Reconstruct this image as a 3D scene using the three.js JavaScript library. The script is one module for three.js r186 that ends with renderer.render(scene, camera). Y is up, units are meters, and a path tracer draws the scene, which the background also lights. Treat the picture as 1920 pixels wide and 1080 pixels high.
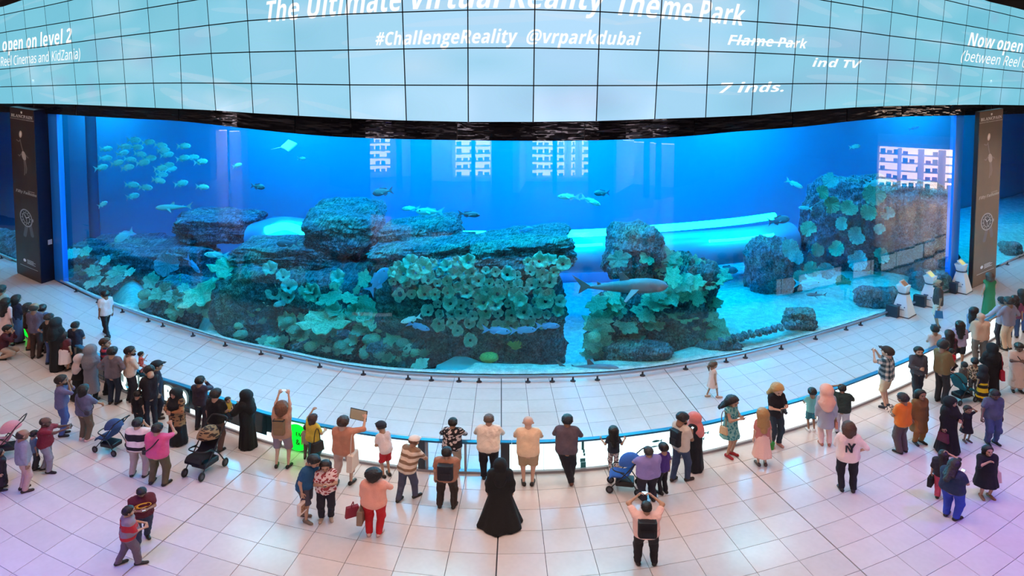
import * as THREE from 'three';
import { mergeGeometries, mergeVertices, toCreasedNormals } from 'three/addons/utils/BufferGeometryUtils.js';
import { RoundedBoxGeometry } from 'three/addons/geometries/RoundedBoxGeometry.js';
import { ImprovedNoise } from 'three/addons/math/ImprovedNoise.js';
import { RectAreaLightUniformsLib } from 'three/addons/lights/RectAreaLightUniformsLib.js';
import { FontLoader } from 'three/addons/loaders/FontLoader.js';
import { TextGeometry } from 'three/addons/geometries/TextGeometry.js';

// ---------------------------------------------------------------- camera, exposure, lights
RectAreaLightUniformsLib.init();
const scene = new THREE.Scene();
scene.background = new THREE.Color(0x050608);
const renderer = new THREE.WebGLRenderer({ antialias: true });
renderer.toneMapping = THREE.LinearToneMapping;
renderer.toneMappingExposure = 1.0;
renderer.shadowMap.enabled = true;

const EYE = 12.5, FOCAL = 1600, PITCH = 4.5 * Math.PI / 180, CX = 960, HORIZON = 50;
const CY = HORIZON + FOCAL * Math.tan(PITCH);
const camera = new THREE.PerspectiveCamera(2 * Math.atan(540 / FOCAL) * 180 / Math.PI, 1920 / 1080, 0.5, 300);
camera.position.set(0, EYE, 0);
camera.rotation.x = -PITCH;
camera.setViewOffset(1920, 1080, 0, 540 - CY, 1920, 1080);
camera.updateProjectionMatrix();
scene.add(camera);

// lamps of the hall: square panels in the ceiling high above the visitors
const CEILING = 18;
const lampSpots = [];
for (const [x, z] of [[0, -3], [-4, -13], [4, -13], [-7, -21], [7, -21], [0, -27], [-15, -27], [15, -27], [-24, -28], [25, -29], [-34, -34], [34, -34]]) lampSpots.push([x, z]);
const LAMP_COLOR = new THREE.Color().setRGB(1.0, 0.63, 0.5), LAMP_POWER = 28;
function areaLight(x, y, z, w, h, color, power, tx, ty, tz) {
  const l = new THREE.RectAreaLight(color, power, w, h);
  l.position.set(x, y, z); l.lookAt(tx, ty, tz); l.castShadow = true;
  scene.add(l); return l;
}
for (const [x, z] of lampSpots) areaLight(x, CEILING - 0.35, z, 2.4, 2.4, LAMP_COLOR, LAMP_POWER, x, 0, z - 0.001);
// purple show lights that wash the two near corners of the floor
function spot(x, y, z, tx, ty, tz, color, power, angle, blend, size) {
  const l = new THREE.SpotLight(color, power, 0, angle, blend, 2);
  l.position.set(x, y, z); l.target.position.set(tx, ty, tz); l.castShadow = true; l.shadow.radius = size / 0.02;
  scene.add(l, l.target); return l;
}
const showLamps = [[-12.6, 8.2, -16.5, -12.6, 0, -18.5, 0.1, 0.08, 130], [-10.8, 8.2, -13.5, -10.5, 0, -16.5, 0.1, 0.08, 60], [15.8, 8.2, -20, 14.6, 0, -20.5, 0.22, 0.08, 150], [12.5, 8.2, -15.5, 11.5, 0, -18, 0.22, 0.08, 70]];
for (const [x, y, z, tx, ty, tz, r, g, p] of showLamps) spot(x, y, z, tx, ty, tz, new THREE.Color().setRGB(r, g, 1.0), p, 0.75, 0.7, 0.15);

// ---------------------------------------------------------------- helpers
function rng(seed) { let s = seed >>> 0; return () => { s = (s + 0x6D2B79F5) >>> 0; let t = s; t = Math.imul(t ^ (t >>> 15), t | 1); t ^= t + Math.imul(t ^ (t >>> 7), t | 61); return ((t ^ (t >>> 14)) >>> 0) / 4294967296; }; }
const noise3 = new ImprovedNoise();
const fbm = (x, y, z, o = 4) => { let a = 0.5, f = 1, s = 0; for (let i = 0; i < o; i++) { s += a * noise3.noise(x * f, y * f, z * f); a *= 0.5; f *= 2.03; } return s; };
const V = (x, y, z) => new THREE.Vector3(x, y, z);
const lerp = (a, b, t) => a + (b - a) * t, clamp = (x, a, b) => Math.min(b, Math.max(a, x)), smooth = (a, b, x) => { const t = clamp((x - a) / (b - a), 0, 1); return t * t * (3 - 2 * t); };
const cp = Math.cos(PITCH), sp = Math.sin(PITCH);
// the direction in which the point with these coordinates in the photograph lies, with depth 1 along the floor
function ray(px, py) {
  const a = (px - CX) / FOCAL, b = -(py - CY) / FOCAL;
  const y = b * cp - sp, z = -(b * sp + cp);
  return [a / -z, y / -z];
}
const floorAt = (px, py, h = 0) => { const [s, t] = ray(px, py), d = (h - EYE) / t; return V(s * d, h, -d); };
function spline(pts) {                        // smooth curve y(x) through the points, straight beyond its ends
  const n = pts.length, m = [];
  for (let i = 0; i < n; i++) {
    const a = pts[Math.max(0, i - 1)], b = pts[Math.min(n - 1, i + 1)];
    m.push((b[1] - a[1]) / (b[0] - a[0]));
  }
  return (x) => {
    if (x <= pts[0][0]) return pts[0][1] + m[0] * (x - pts[0][0]);
    if (x >= pts[n - 1][0]) return pts[n - 1][1] + m[n - 1] * (x - pts[n - 1][0]);
    let i = 0; while (x > pts[i + 1][0]) i++;
    const h = pts[i + 1][0] - pts[i][0], t = (x - pts[i][0]) / h, t2 = t * t, t3 = t2 * t;
    return (2 * t3 - 3 * t2 + 1) * pts[i][1] + (t3 - 2 * t2 + t) * h * m[i] + (3 * t2 - 2 * t3) * pts[i + 1][1] + (t3 - t2) * h * m[i + 1];
  };
}
const used = new Map();
function numbered(name) { const n = used.get(name) || 0; used.set(name, n + 1); return n ? name + '_' + String(n).padStart(3, '0') : name; }
function shade(o) { o.traverse((c) => { if (c.isMesh) { c.castShadow = true; c.receiveShadow = true; } }); return o; }
function tag(o, label, category, group, kind) {
  if (label) o.userData.label = label;
  if (category) o.userData.category = category;
  if (group) o.userData.group = group;
  if (kind) o.userData.kind = kind;
  return o;
}
function top(o, name) { o.name = numbered(name); scene.add(o); return o; }
function group(name, label, category, grp, kind) { return tag(top(new THREE.Group(), name), label, category, grp, kind); }
function part(parent, name, geo, mat, kind) { const m = new THREE.Mesh(geo, mat); m.name = name; m.castShadow = m.receiveShadow = true; if (kind) m.userData.kind = kind; parent.add(m); return m; }
function mesh(name, geo, mat, label, category, grp, kind) { const m = new THREE.Mesh(geo, mat); m.castShadow = m.receiveShadow = true; return tag(top(m, name), label, category, grp, kind); }
function copy(o, label) { const c = o.clone(); c.name = numbered(o.name.replace(/_\d{3}$/, '')); c.userData = { ...o.userData }; if (label) c.userData.label = label; scene.add(c); return c; }
function box(w, h, d, x = 0, y = 0, z = 0, r = 0) { const g = r ? new RoundedBoxGeometry(w, h, d, 2, r) : new THREE.BoxGeometry(w, h, d); g.translate(x, y, z); return g.index ? g.toNonIndexed() : g; }
function tubeGeo(points, r, seg = 12, rad = 6, closed = false) { return new THREE.TubeGeometry(new THREE.CatmullRomCurve3(points, closed, 'centripetal'), seg, r, rad, closed).toNonIndexed(); }
function bar(a, b, r, rad = 8, rb = r) {
  const d = b.clone().sub(a), l = d.length(), g = new THREE.CylinderGeometry(rb, r, l, rad);
  g.translate(0, l / 2, 0); g.applyQuaternion(new THREE.Quaternion().setFromUnitVectors(V(0, 1, 0), d.normalize())); g.translate(a.x, a.y, a.z);
  return g.toNonIndexed();
}
const merge = (list) => mergeGeometries(list.map((g) => { const n = g.index ? g.toNonIndexed() : g; for (const k of Object.keys(n.attributes)) if (!['position', 'normal', 'uv'].includes(k)) n.deleteAttribute(k); return n; }));
// a solid from eight corners: four below, four above, each ring in the same order
function solid(lo, hi) {
  const pos = [], q = (a, b, c, d) => pos.push(...a, ...b, ...c, ...a, ...c, ...d);
  const A = lo.map((p) => p.toArray()), B = hi.map((p) => p.toArray());
  q(B[0], B[1], B[2], B[3]); q(A[3], A[2], A[1], A[0]);
  for (let i = 0; i < 4; i++) { const j = (i + 1) % 4; q(A[i], A[j], B[j], B[i]); }
  const g = new THREE.BufferGeometry(); g.setAttribute('position', new THREE.Float32BufferAttribute(pos, 3));
  g.setAttribute('uv', new THREE.Float32BufferAttribute(new Float32Array(pos.length / 3 * 2), 2));
  g.computeVertexNormals(); return g;
}
// a wall that follows a plan curve: list of [bottom point, top point], with thickness towards the back
function ribbon(list, thick) {
  const pos = [], uv = [];
  const n = list.length, back = [];
  for (let i = 0; i < n; i++) {
    const a = list[Math.max(0, i - 1)][0], b = list[Math.min(n - 1, i + 1)][0];
    const t = b.clone().sub(a).setY(0).normalize(), nrm = V(-t.z, 0, t.x).multiplyScalar(-thick);   // away from the viewer for a curve that runs to the right
    back.push([list[i][0].clone().add(nrm), list[i][1].clone().add(nrm)]);
  }
  let u = 0;
  const quad = (a, b, c, d, ua, ub) => { pos.push(...a.toArray(), ...b.toArray(), ...c.toArray(), ...a.toArray(), ...c.toArray(), ...d.toArray()); uv.push(ua, 0, ub, 0, ub, 1, ua, 0, ub, 1, ua, 1); };
  for (let i = 0; i + 1 < n; i++) {
    const l = list[i + 1][0].distanceTo(list[i][0]), F = list, B = back;
    quad(F[i][0], F[i + 1][0], F[i + 1][1], F[i][1], u, u + l);
    if (thick) {
      quad(B[i + 1][0], B[i][0], B[i][1], B[i + 1][1], u, u + l);
      quad(F[i][1], F[i + 1][1], B[i + 1][1], B[i][1], u, u + l);
      quad(B[i][0], B[i + 1][0], F[i + 1][0], F[i][0], u, u + l);
    }
    u += l;
  }
  if (thick) { quad(back[0][0], list[0][0], list[0][1], back[0][1], 0, 1); const e = n - 1; quad(list[e][0], back[e][0], back[e][1], list[e][1], 0, 1); }
  const g = new THREE.BufferGeometry(); g.setAttribute('position', new THREE.Float32BufferAttribute(pos, 3)); g.setAttribute('uv', new THREE.Float32BufferAttribute(uv, 2));
  g.computeVertexNormals();
  return g;
}
const std = (o) => new THREE.MeshStandardMaterial(o), phy = (o) => new THREE.MeshPhysicalMaterial(o);
const rgb = (r, g, b) => new THREE.Color().setRGB(r, g, b);
function dataTex(w, h, f, srgb = true) {
  const d = new Uint8Array(w * h * 4);
  for (let y = 0; y < h; y++) for (let x = 0; x < w; x++) { const c = f(x / w, y / h, x, y), i = (y * w + x) * 4; d[i] = c[0]; d[i + 1] = c[1]; d[i + 2] = c[2]; d[i + 3] = 255; }
  const t = new THREE.DataTexture(d, w, h); t.magFilter = t.minFilter = THREE.LinearFilter; t.wrapS = t.wrapT = THREE.RepeatWrapping;
  if (srgb) t.colorSpace = THREE.SRGBColorSpace; t.needsUpdate = true; return t;
}
// noise that repeats over the unit square
function tileNoise(n, seed) { const r = rng(seed), a = Array.from({ length: n * n }, () => r()); return (u, v) => { const x = u * n, y = v * n, i = Math.floor(x), j = Math.floor(y), fx = x - i, fy = y - j, s = fx * fx * (3 - 2 * fx), t = fy * fy * (3 - 2 * fy), g = (p, q) => a[((q % n) + n) % n * n + ((p % n) + n) % n]; return lerp(lerp(g(i, j), g(i + 1, j), s), lerp(g(i, j + 1), g(i + 1, j + 1), s), t); }; }

// ---------------------------------------------------------------- the curves of the place, read off the photograph and laid on the floor
const glassBase = [[-150, 420], [0, 480], [111, 527], [187, 563], [278, 597], [421, 641], [525, 664], [640, 688], [760, 702], [940, 708], [1120, 704], [1205, 696], [1287, 684], [1400, 663], [1530, 629], [1664, 587], [1787, 541], [1867, 503], [1911, 482], [2060, 420]];
const glassCurve = spline(glassBase.map(([x, y]) => { const p = floorAt(x, y); return [p.x / -p.z, -p.z]; }));   // depth of the glass for a slope x / depth
const barrierBase = [[-80, 545], [0, 598], [60, 640], [115, 676], [230, 733], [355, 777], [448, 811], [508, 831], [640, 860], [780, 880], [920, 886], [1100, 880], [1309, 851], [1380, 834], [1500, 801], [1590, 769], [1700, 722], [1810, 667], [1855, 640], [1920, 603], [1990, 560]];
const barrierCurve = spline(barrierBase.map(([x, y]) => { const p = floorAt(x, y); return [p.x / -p.z, -p.z]; }));
// the point of a plan curve seen at a given place of the photograph
const onCurve = (curve, px, py, off = 0) => { const [s, t] = ray(px, py), d = curve(s) + off; return V(s * d, EYE + t * d, -d); };
const planPoint = (curve, s, off, y) => { const d = curve(s) + off; return V(s * d, y, -d); };
const slopeOf = (px, y = 600) => ray(px, y)[0];
// ---------------------------------------------------------------- floor
const speck = tileNoise(64, 5), cloud = tileNoise(6, 6), cloud2 = tileNoise(17, 7);
const marble = dataTex(512, 512, (u, v) => { const k = 240 + 5 * (cloud(u, v) - 0.5) + 4 * (cloud2(u, v) - 0.5) + 5 * (speck(u, v) - 0.5); return [k, k * 0.985, k * 0.975]; });
const polish = dataTex(256, 256, (u, v) => { const k = 96 + 14 * cloud2(u, v) + 8 * speck(u, v); return [k, k, k]; }, false);
const tileMats = [0.80, 0.775, 0.75].map((k) => std({ color: rgb(k, k * 0.97, k * 0.965), map: marble, roughness: 0.42, roughnessMap: polish, metalness: 0 }));
const jointMat = std({ color: rgb(0.035, 0.035, 0.045), roughness: 0.7 });
{
  // the six dark expansion joints: where each meets the glass, the barrier and the near floor
  const joint = [
    [-5, [-150, 421], [-230, 470], [-330, 500]], [-4, [30, 492], [-80, 545], [-190, 590]],
    [-3, [190, 565], [70, 646], [-60, 700]], [-2, [400, 634], [250, 741], [58, 812]], [-1, [645, 689], [515, 833], [300, 1019]], [0, [940, 708], [940, 886], [930, 1080]],
    [1, [1244, 690], [1362, 839], [1560, 1020]], [2, [1495, 639], [1655, 742], [1850, 828]], [3, [1700, 575], [1822, 661], [1985, 735]], [4, [1875, 499], [1975, 570], [2090, 620]], [5, [2060, 420], [2150, 470], [2260, 500]]];
  const curveOf = (k) => { const px = spline(joint.map((j) => [j[0], floorAt(...j[k]).x])), pz = spline(joint.map((j) => [j[0], floorAt(...j[k]).z])); return (c) => V(px(c), 0, pz(c)); };
  const G = curveOf(1), B = curveOf(2), O = curveOf(3), N = 7;
  const outLen = (c) => O(c).distanceTo(B(c));
  const at = (c, r) => {                                                 // r counts rows of tiles from the glass
    if (r <= N) return G(c).lerp(B(c), r / N);
    const b = B(c), o = O(c), g = G(c), pitch = g.distanceTo(b) / N, t = (r - N) * pitch / outLen(c);
    return b.clone().lerp(o, t);
  };
  const floor = group('floor', 'polished white stone floor of large square tiles', null, null, 'structure');
  const planSlab = (pts, y0, y1) => { const s = new THREE.Shape(); pts.forEach(([x, z], i) => i ? s.lineTo(x, -z) : s.moveTo(x, -z)); return new THREE.ExtrudeGeometry(s, { depth: y1 - y0, bevelEnabled: false }).rotateX(-Math.PI / 2).translate(0, y0, 0); };
  const edge = []; for (let i = 0; i <= 60; i++) { const p = planPoint(glassCurve, lerp(-0.78, 0.78, i / 60), 0.1, 0); edge.push([p.x, p.z]); }
  part(floor, 'screed', planSlab([[-62, 26], ...[[-62, edge[0][1]]], ...edge, [62, edge[60][1]], [62, 26]], -0.33, -0.03), jointMat);
  for (const k of [-1, 1]) part(floor, 'floor_slab', planSlab([[k * 0.79 * 9, -9], [k * 62, -9], [k * 62, edge[0][1]], [k * 0.79 * -edge[0][1], edge[0][1]]], -0.03, -0.004), tileMats[1]);
  const tiles = [];
  const inView = (p) => { const d = -p.z; if (d < 4) return false; const s = p.x / d, t = (p.y - EYE) / d, b0 = (t * cp + sp) / (cp - t * sp); const px = CX + FOCAL * s * (b0 * sp + cp), py = CY - FOCAL * b0; return px > -260 && px < 2180 && py < 1330; };
  const g0 = 0.007, g1 = 0.017;
  for (let k = -5; k < 5; k++) for (let i = 0; i < N; i++) for (let r = 0; r < 24; r++) {
    const c0 = k + i / N, c1 = k + (i + 1) / N;
    const q = [at(c0, r + 1), at(c1, r + 1), at(c1, r), at(c0, r)];
    if (!q.some(inView)) continue;
    const left = i === 0 ? g1 : g0, right = i === N - 1 ? g1 : g0;
    const ux = q[1].clone().sub(q[0]).normalize(), vz = q[3].clone().sub(q[0]).normalize();
    const wide = q[1].distanceTo(q[0]), deep = q[3].distanceTo(q[0]);
    if (wide < 0.15 || deep < 0.15) continue;
    const P = [q[0].clone().addScaledVector(ux, left).addScaledVector(vz, g0), q[1].clone().addScaledVector(ux, -right).addScaledVector(vz, g0), q[2].clone().addScaledVector(ux, -right).addScaledVector(vz, -g0), q[3].clone().addScaledVector(ux, left).addScaledVector(vz, -g0)];
    const lo = P.map((p) => p.clone().setY(-0.03));
    const geo = solid(lo, P), uv = geo.attributes.uv, pos = geo.attributes.position;
    for (let n = 0; n < uv.count; n++) uv.setXY(n, pos.getX(n) * 0.21 + (k * 7 + i) * 0.37, pos.getZ(n) * 0.21 + r * 0.23);
    const mid = P[0].clone().add(P[2]).multiplyScalar(0.5), on = q.filter(inView).length;
    const [sx, sy] = [mid.x / -mid.z, EYE / -mid.z];
    const inside = Math.abs(sx) < 0.62 && sy < 0.68;
    tiles.push({ geo, size: inside ? wide * deep / (mid.z * mid.z) * sy : 0, mat: tileMats[(k * 31 + i * 7 + r * 13 + 400) % 3] });
  }
  tiles.sort((a, b) => b.size - a.size);
  tiles.slice(0, 300).forEach((t) => part(floor, 'tile', t.geo, t.mat));
  part(floor, 'far_tiles', mergeGeometries(tiles.slice(300).map((t) => t.geo)), tileMats[1], 'stuff');
  // plain floor out of view: under and behind the camera, which the glass and the screens mirror
  part(floor, 'floor_slab', box(140, 0.1, 38, 0, -0.085, 9), tileMats[1]);
}

// ---------------------------------------------------------------- hall out of view: ceiling, walls, shop fronts that the glass mirrors
{
  const wallMat = std({ color: rgb(0.42, 0.38, 0.36), roughness: 0.8 }), ceilMat = std({ color: rgb(0.5, 0.48, 0.47), roughness: 0.9 });
  const sm = (name, geo, mat) => mesh(name, geo, mat, null, null, null, 'structure');
  sm('ceiling', box(130, 0.4, 100, 0, CEILING + 0.2, -23), ceilMat);
  sm('wall_left', box(0.4, CEILING, 100, -62, CEILING / 2, -23), wallMat);
  sm('wall_right', box(0.4, CEILING, 100, 62, CEILING / 2, -23), wallMat);
  sm('wall_back', box(130, CEILING - 4.4, 0.4, 0, 4.4 + (CEILING - 4.4) / 2, 26), wallMat);
  sm('wall_front', box(130, CEILING, 0.4, 0, CEILING / 2, -72), wallMat);
  const frameMat = std({ color: rgb(0.3, 0.28, 0.27), roughness: 0.5 }), glow = std({ color: rgb(0.9, 0.85, 0.8), emissive: rgb(1.0, 0.93, 0.88), emissiveIntensity: 2.2 });
  for (const [x, z] of lampSpots) {
    const l = group('ceiling_lamp', 'square recessed ceiling lamp panel above the hall', 'lamp', 'ceiling lamps above the hall');
    part(l, 'frame', merge([box(2.8, 0.16, 0.2, 0, 0, -1.3), box(2.8, 0.16, 0.2, 0, 0, 1.3), box(0.2, 0.16, 2.4, -1.3, 0, 0), box(0.2, 0.16, 2.4, 1.3, 0, 0)]), frameMat);
    part(l, 'light_diffuser', box(2.4, 0.05, 2.4, 0, 0.03, 0), glow);
    l.position.set(x, CEILING - 0.12, z);
  }
  // unseen slabs added on both sides to keep ceiling light off the near corners
  for (const k of [-1, 1]) {
    const sh = new THREE.Shape(); (k < 0 ? [[8.4, -9], [14.4, -18.5], [60, -18.5], [60, 20], [8.4, 20]] : [[8.4, -9], [18.4, -24.5], [60, -24.5], [60, 20], [8.4, 20]]).forEach(([x, z], i) => i ? sh.lineTo(k * x, -z) : sh.moveTo(k * x, -z));
    const b = group('added_balcony', k < 0 ? 'added slab left of the viewer that blocks ceiling light' : 'added slab right of the viewer that blocks ceiling light', 'added_balcony');
    part(b, 'slab', new THREE.ExtrudeGeometry(sh, { depth: 0.5, bevelEnabled: false }).rotateX(-Math.PI / 2).translate(0, 8.6, 0), wallMat);
    part(b, 'rail', bar(V(k * 8.6, 9.6, -9), k < 0 ? V(-14.6, 9.6, -18.4) : V(18.6, 9.6, -24.4), 0.04), frameMat);
  }
  showLamps.forEach(([x, y, z, , , , r, g]) => { const l = group('show_light', x < 0 ? 'purple show light under the added left slab' : 'purple show light under the added right slab', 'lamp', x < 0 ? 'show lights at left' : 'show lights at right'); part(l, 'housing', new THREE.CylinderGeometry(0.14, 0.16, 0.24, 16).translate(0, 0.26, 0), frameMat); part(l, 'lamp_lens', new THREE.SphereGeometry(0.12, 12, 8), std({ color: rgb(r, g, 1), emissive: rgb(r, g, 1), emissiveIntensity: 3 })); l.position.set(x, y, z); });
}
// ---------------------------------------------------------------- the wall of video screens above the tank
const FASCIA_OFF = -0.35, LED_OFF = -0.55;
const rows = [
  [[-80, 194], [0, 195], [62, 195], [146, 197], [238, 201], [342, 205], [404, 208], [474, 213], [559, 218], [657, 223], [761, 227], [878, 229.5], [1000, 229.5], [1119, 228], [1229, 224], [1324, 221], [1410, 217], [1483, 211], [1547, 206], [1605, 202], [1657, 200], [1752, 198], [1836, 197], [1920, 198], [2000, 199]],
  [[-80, 165], [0, 163], [283, 156], [467, 156.5], [640, 159], [880, 160], [1000, 160.5], [1280, 160], [1487, 157], [1614, 157], [1713, 158], [1800, 161], [1920, 166], [2000, 170]],
  [[-80, 137], [0, 130], [97, 121], [183, 115], [283, 108], [397, 100], [550, 96], [640, 94], [878, 90], [1000, 90], [1280, 95.5], [1417, 99], [1553, 106], [1663, 112], [1760, 118], [1843, 127], [1920, 135], [2000, 144]],
  [[-80, 106], [0, 97], [93, 86], [180, 74], [277, 62], [463, 39], [549, 33], [640, 27], [877, 19], [1003, 18], [1126, 22], [1280, 31], [1420, 41], [1557, 52], [1667, 67], [1763, 79], [1850, 91], [1920, 100], [2000, 112]],
  [[-80, 76], [0, 62], [173, 33], [277, 15], [367, 0], [560, -30], [760, -50], [960, -56], [1160, -50], [1360, -30], [1540, 0], [1618, 13], [1723, 32], [1813, 48], [1890, 62], [1920, 67], [2000, 83]],
  [[-80, 47], [0, 29], [127, 2], [277, -36], [560, -100], [760, -128], [960, -138], [1160, -128], [1360, -100], [1640, -34], [1773, 0], [1857, 20], [1920, 35], [2000, 54]],
  [[-80, 24], [0, 13], [40, 0], [277, -78], [560, -165], [760, -208], [960, -222], [1160, -208], [1360, -165], [1640, -70], [1847, 0], [1920, 18], [2000, 44]]].map(spline);
const colBottom = [-44, -10, 26, 62, 103, 146, 190, 238, 291, 342, 404, 474, 559, 657, 761, 878, 1000, 1119, 1229, 1324, 1410, 1483, 1547, 1605, 1657, 1706, 1752, 1795, 1836, 1874, 1910, 1944, 1976];
const colTop = [-72, -34, 5, 43, 82, 127, 172, 222, 276, 333, 388, 462, 549, 650, 754, 877, 1003, 1126, 1241, 1333, 1423, 1498, 1559, 1619, 1674, 1723, 1772, 1817, 1858, 1897, 1933, 1968, 2002];
const NC = colBottom.length - 1, NR = 6;
const ledPixel = (c, r) => {                                    // place in the photograph of a corner of the screens
  let x = colBottom[c], y = 0;
  for (let k = 0; k < 4; k++) { y = rows[r](x); x = lerp(colBottom[c], colTop[c], (200 - y) / 200); }
  return [x, y];
};
const ledPoint = (c, r) => { const [x, y] = ledPixel(c, r); return onCurve(glassCurve, x, y, LED_OFF - 0.07 * Math.max(0, r)); };
const PW = 170, PH = 100, PER = 11;
{
  // what the screens show: a pale blue sky-like picture with lines of white lettering, in three strips of eleven columns
  const W = PW * PER, H = PH * NR, strips = [0, 1, 2].map(() => { const c = document.createElement('canvas'); c.width = W; c.height = H; return c; });
  const r = rng(77);
  const blobs = Array.from({ length: 150 }, () => [r() * NC, r() * NR, 0.25 + r() * 1.3, 0.3 + r() * 0.8, r(), r() < 0.5]);
  const wisps = Array.from({ length: 70 }, () => [r() * NC, r() * NR, 0.3 + r() * 1.2, 0.05 + r() * 0.14, r() * 0.5 - 0.25]);
  strips.forEach((cv, k) => {
    const g = cv.getContext('2d'), X = (c) => (c - k * PER) * PW, Y = (row) => H - row * PH;
    for (let c = 0; c < PER; c++) for (let q = 0; q < NR; q++) {
      const cc = c + k * PER, mid = Math.exp(-Math.pow((cc - 16) / 5, 2));
      const tone = fbm(cc * 0.31, q * 0.37, 2.5, 3), j = (((cc * 7 + q * 13) % 5) - 2) * 1.6;
      const R = lerp(122, 172, mid) + tone * 20 + j, G = lerp(197, 216, mid) + tone * 12 + j, B = lerp(218, 246, mid) + tone * 8 + j;
      g.fillStyle = `rgb(${R | 0},${G | 0},${B | 0})`; g.fillRect(c * PW, H - (q + 1) * PH, PW, PH);
    }
    for (const [c, q, w, h, a, light] of blobs) {
      g.save(); g.translate(X(c), Y(q)); g.scale(w * PW, h * PH);
      const gr = g.createRadialGradient(0, 0, 0, 0, 0, 1), al = 0.16 + 0.18 * a, col = light ? (a > 0.6 ? '205,222,236' : '182,214,240') : (a > 0.7 ? '150,170,205' : '104,182,205');
      gr.addColorStop(0, `rgba(${col},${al})`); gr.addColorStop(1, `rgba(${col},0)`); g.fillStyle = gr; g.fillRect(-1, -1, 2, 2); g.restore();
    }
    for (const [c, q, w, h, a] of wisps) {
      g.save(); g.translate(X(c), Y(q)); g.rotate(a); g.fillStyle = 'rgba(222,226,236,0.16)'; g.beginPath(); g.ellipse(0, 0, w * PW, h * PH, 0, 0, 6.3); g.fill(); g.restore();
    }
    // lettering: text, from column, to column, baseline row, height in rows, slant
    const write = (s, c0, c1, q, hgt, bold, dq = 0) => {
      g.save(); g.fillStyle = '#ffffff'; g.font = `${bold ? 'bold ' : ''}italic 100px sans-serif`;
      const w = g.measureText(s).width; g.translate(X(c0), Y(q)); g.transform(1, -dq * PH / ((c1 - c0) * PW), 0, 1, 0, 0); g.scale((c1 - c0) * PW / w, hgt * PH / 74); g.fillText(s, 0, 0); g.restore();
    };
    write('The Ultimate', 11.36, 13.98, 2.93, 0.66, true, 0.1);
    write('Virtual Reality', 14.06, 17.03, 3.05, 0.62, true, -0.02);
    write('Theme Park', 17.2, 19.68, 2.96, 0.62, true, -0.1);
    write('#ChallengeReality', 13.48, 15.72, 2.1, 0.38, true, 0.02);
    write('@vrparkdubai', 15.86, 17.66, 2.12, 0.38, true, 0);
    write('open on level 2', 1.7, 5.0, 2.98, 0.72, true, 0.02);
    write('(between Reel Cinemas and KidZania)', 0.2, 5.3, 2.16, 0.56, false, 0.0);
    write('Now open on level 2', 27.1, 32.6, 3.0, 0.74, true, 0.02);
    write('(between Reel Cinemas and KidZania)', 26.9, 34.5, 2.22, 0.56, false, 0);
    write('Flame Park', 19.35, 21.3, 2.22, 0.34, true, 0);
    write('ind TV', 21.5, 23.0, 1.62, 0.32, true, 0);
    write('7 inds.', 19.2, 20.8, 0.76, 0.3, true, 0);
    g.fillRect && (g.fillStyle = '#f4fbff', g.fillRect(X(19.5), Y(2.4), PW * 1.5, 6));
  });
  const screens = strips.map((cv) => { const t = new THREE.CanvasTexture(cv); t.colorSpace = THREE.SRGBColorSpace; return phy({ color: rgb(0.02, 0.025, 0.03), emissive: rgb(1, 1, 1), emissiveMap: t, emissiveIntensity: 1.04, roughness: 0.12, clearcoat: 0 }); });
  const caseMat = std({ color: rgb(0.012, 0.014, 0.02), roughness: 0.4 });
  const wall = group('video_wall', 'huge curved wall of pale blue video screens with white lettering above the tank', 'video wall');
  for (let c = 0; c < NC; c++) for (let q = 0; q < NR; q++) {
    const p = [ledPoint(c, q), ledPoint(c + 1, q), ledPoint(c + 1, q + 1), ledPoint(c, q + 1)];
    const ux = p[1].clone().sub(p[0]).normalize(), uy = p[3].clone().sub(p[0]).normalize(), k = 0.02;
    const f = [p[0].clone().addScaledVector(ux, k).addScaledVector(uy, k), p[1].clone().addScaledVector(ux, -k).addScaledVector(uy, k), p[2].clone().addScaledVector(ux, -k).addScaledVector(uy, -k), p[3].clone().addScaledVector(ux, k).addScaledVector(uy, -k)];
    const nrm = ux.clone().cross(uy).normalize(), b = f.map((v) => v.clone().addScaledVector(nrm, -0.08));
    const geo = solid([b[0], b[1], b[2], b[3]], [f[0], f[1], f[2], f[3]]), uv = geo.attributes.uv, s = Math.floor(c / PER), cc = c - s * PER;
    const U = [cc / PER, (cc + 1) / PER], W2 = [q / NR, (q + 1) / NR];
    for (let n = 0; n < uv.count; n++) uv.setXY(n, U[0] + 1e-4, W2[0]);
    [[0, 0], [1, 0], [1, 1], [0, 0], [1, 1], [0, 1]].forEach(([a, d], n) => uv.setXY(n, U[a], W2[d]));
    geo.clearGroups(); geo.addGroup(0, 6, 0); geo.addGroup(6, uv.count - 6, 1);
    part(wall, 'screen_panel', geo, [screens[s], caseMat]);
  }
  // the black frame that carries the screens
  const back = [];
  for (let c = 0; c <= NC; c++) { const a = ledPoint(c, 0), b = ledPoint(c, NR); back.push([a.clone().setZ(a.z - 0.1), b.clone().setZ(b.z - 0.1)]); }
  part(wall, 'carrier', ribbon(back, 0.3), caseMat);
}

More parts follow.
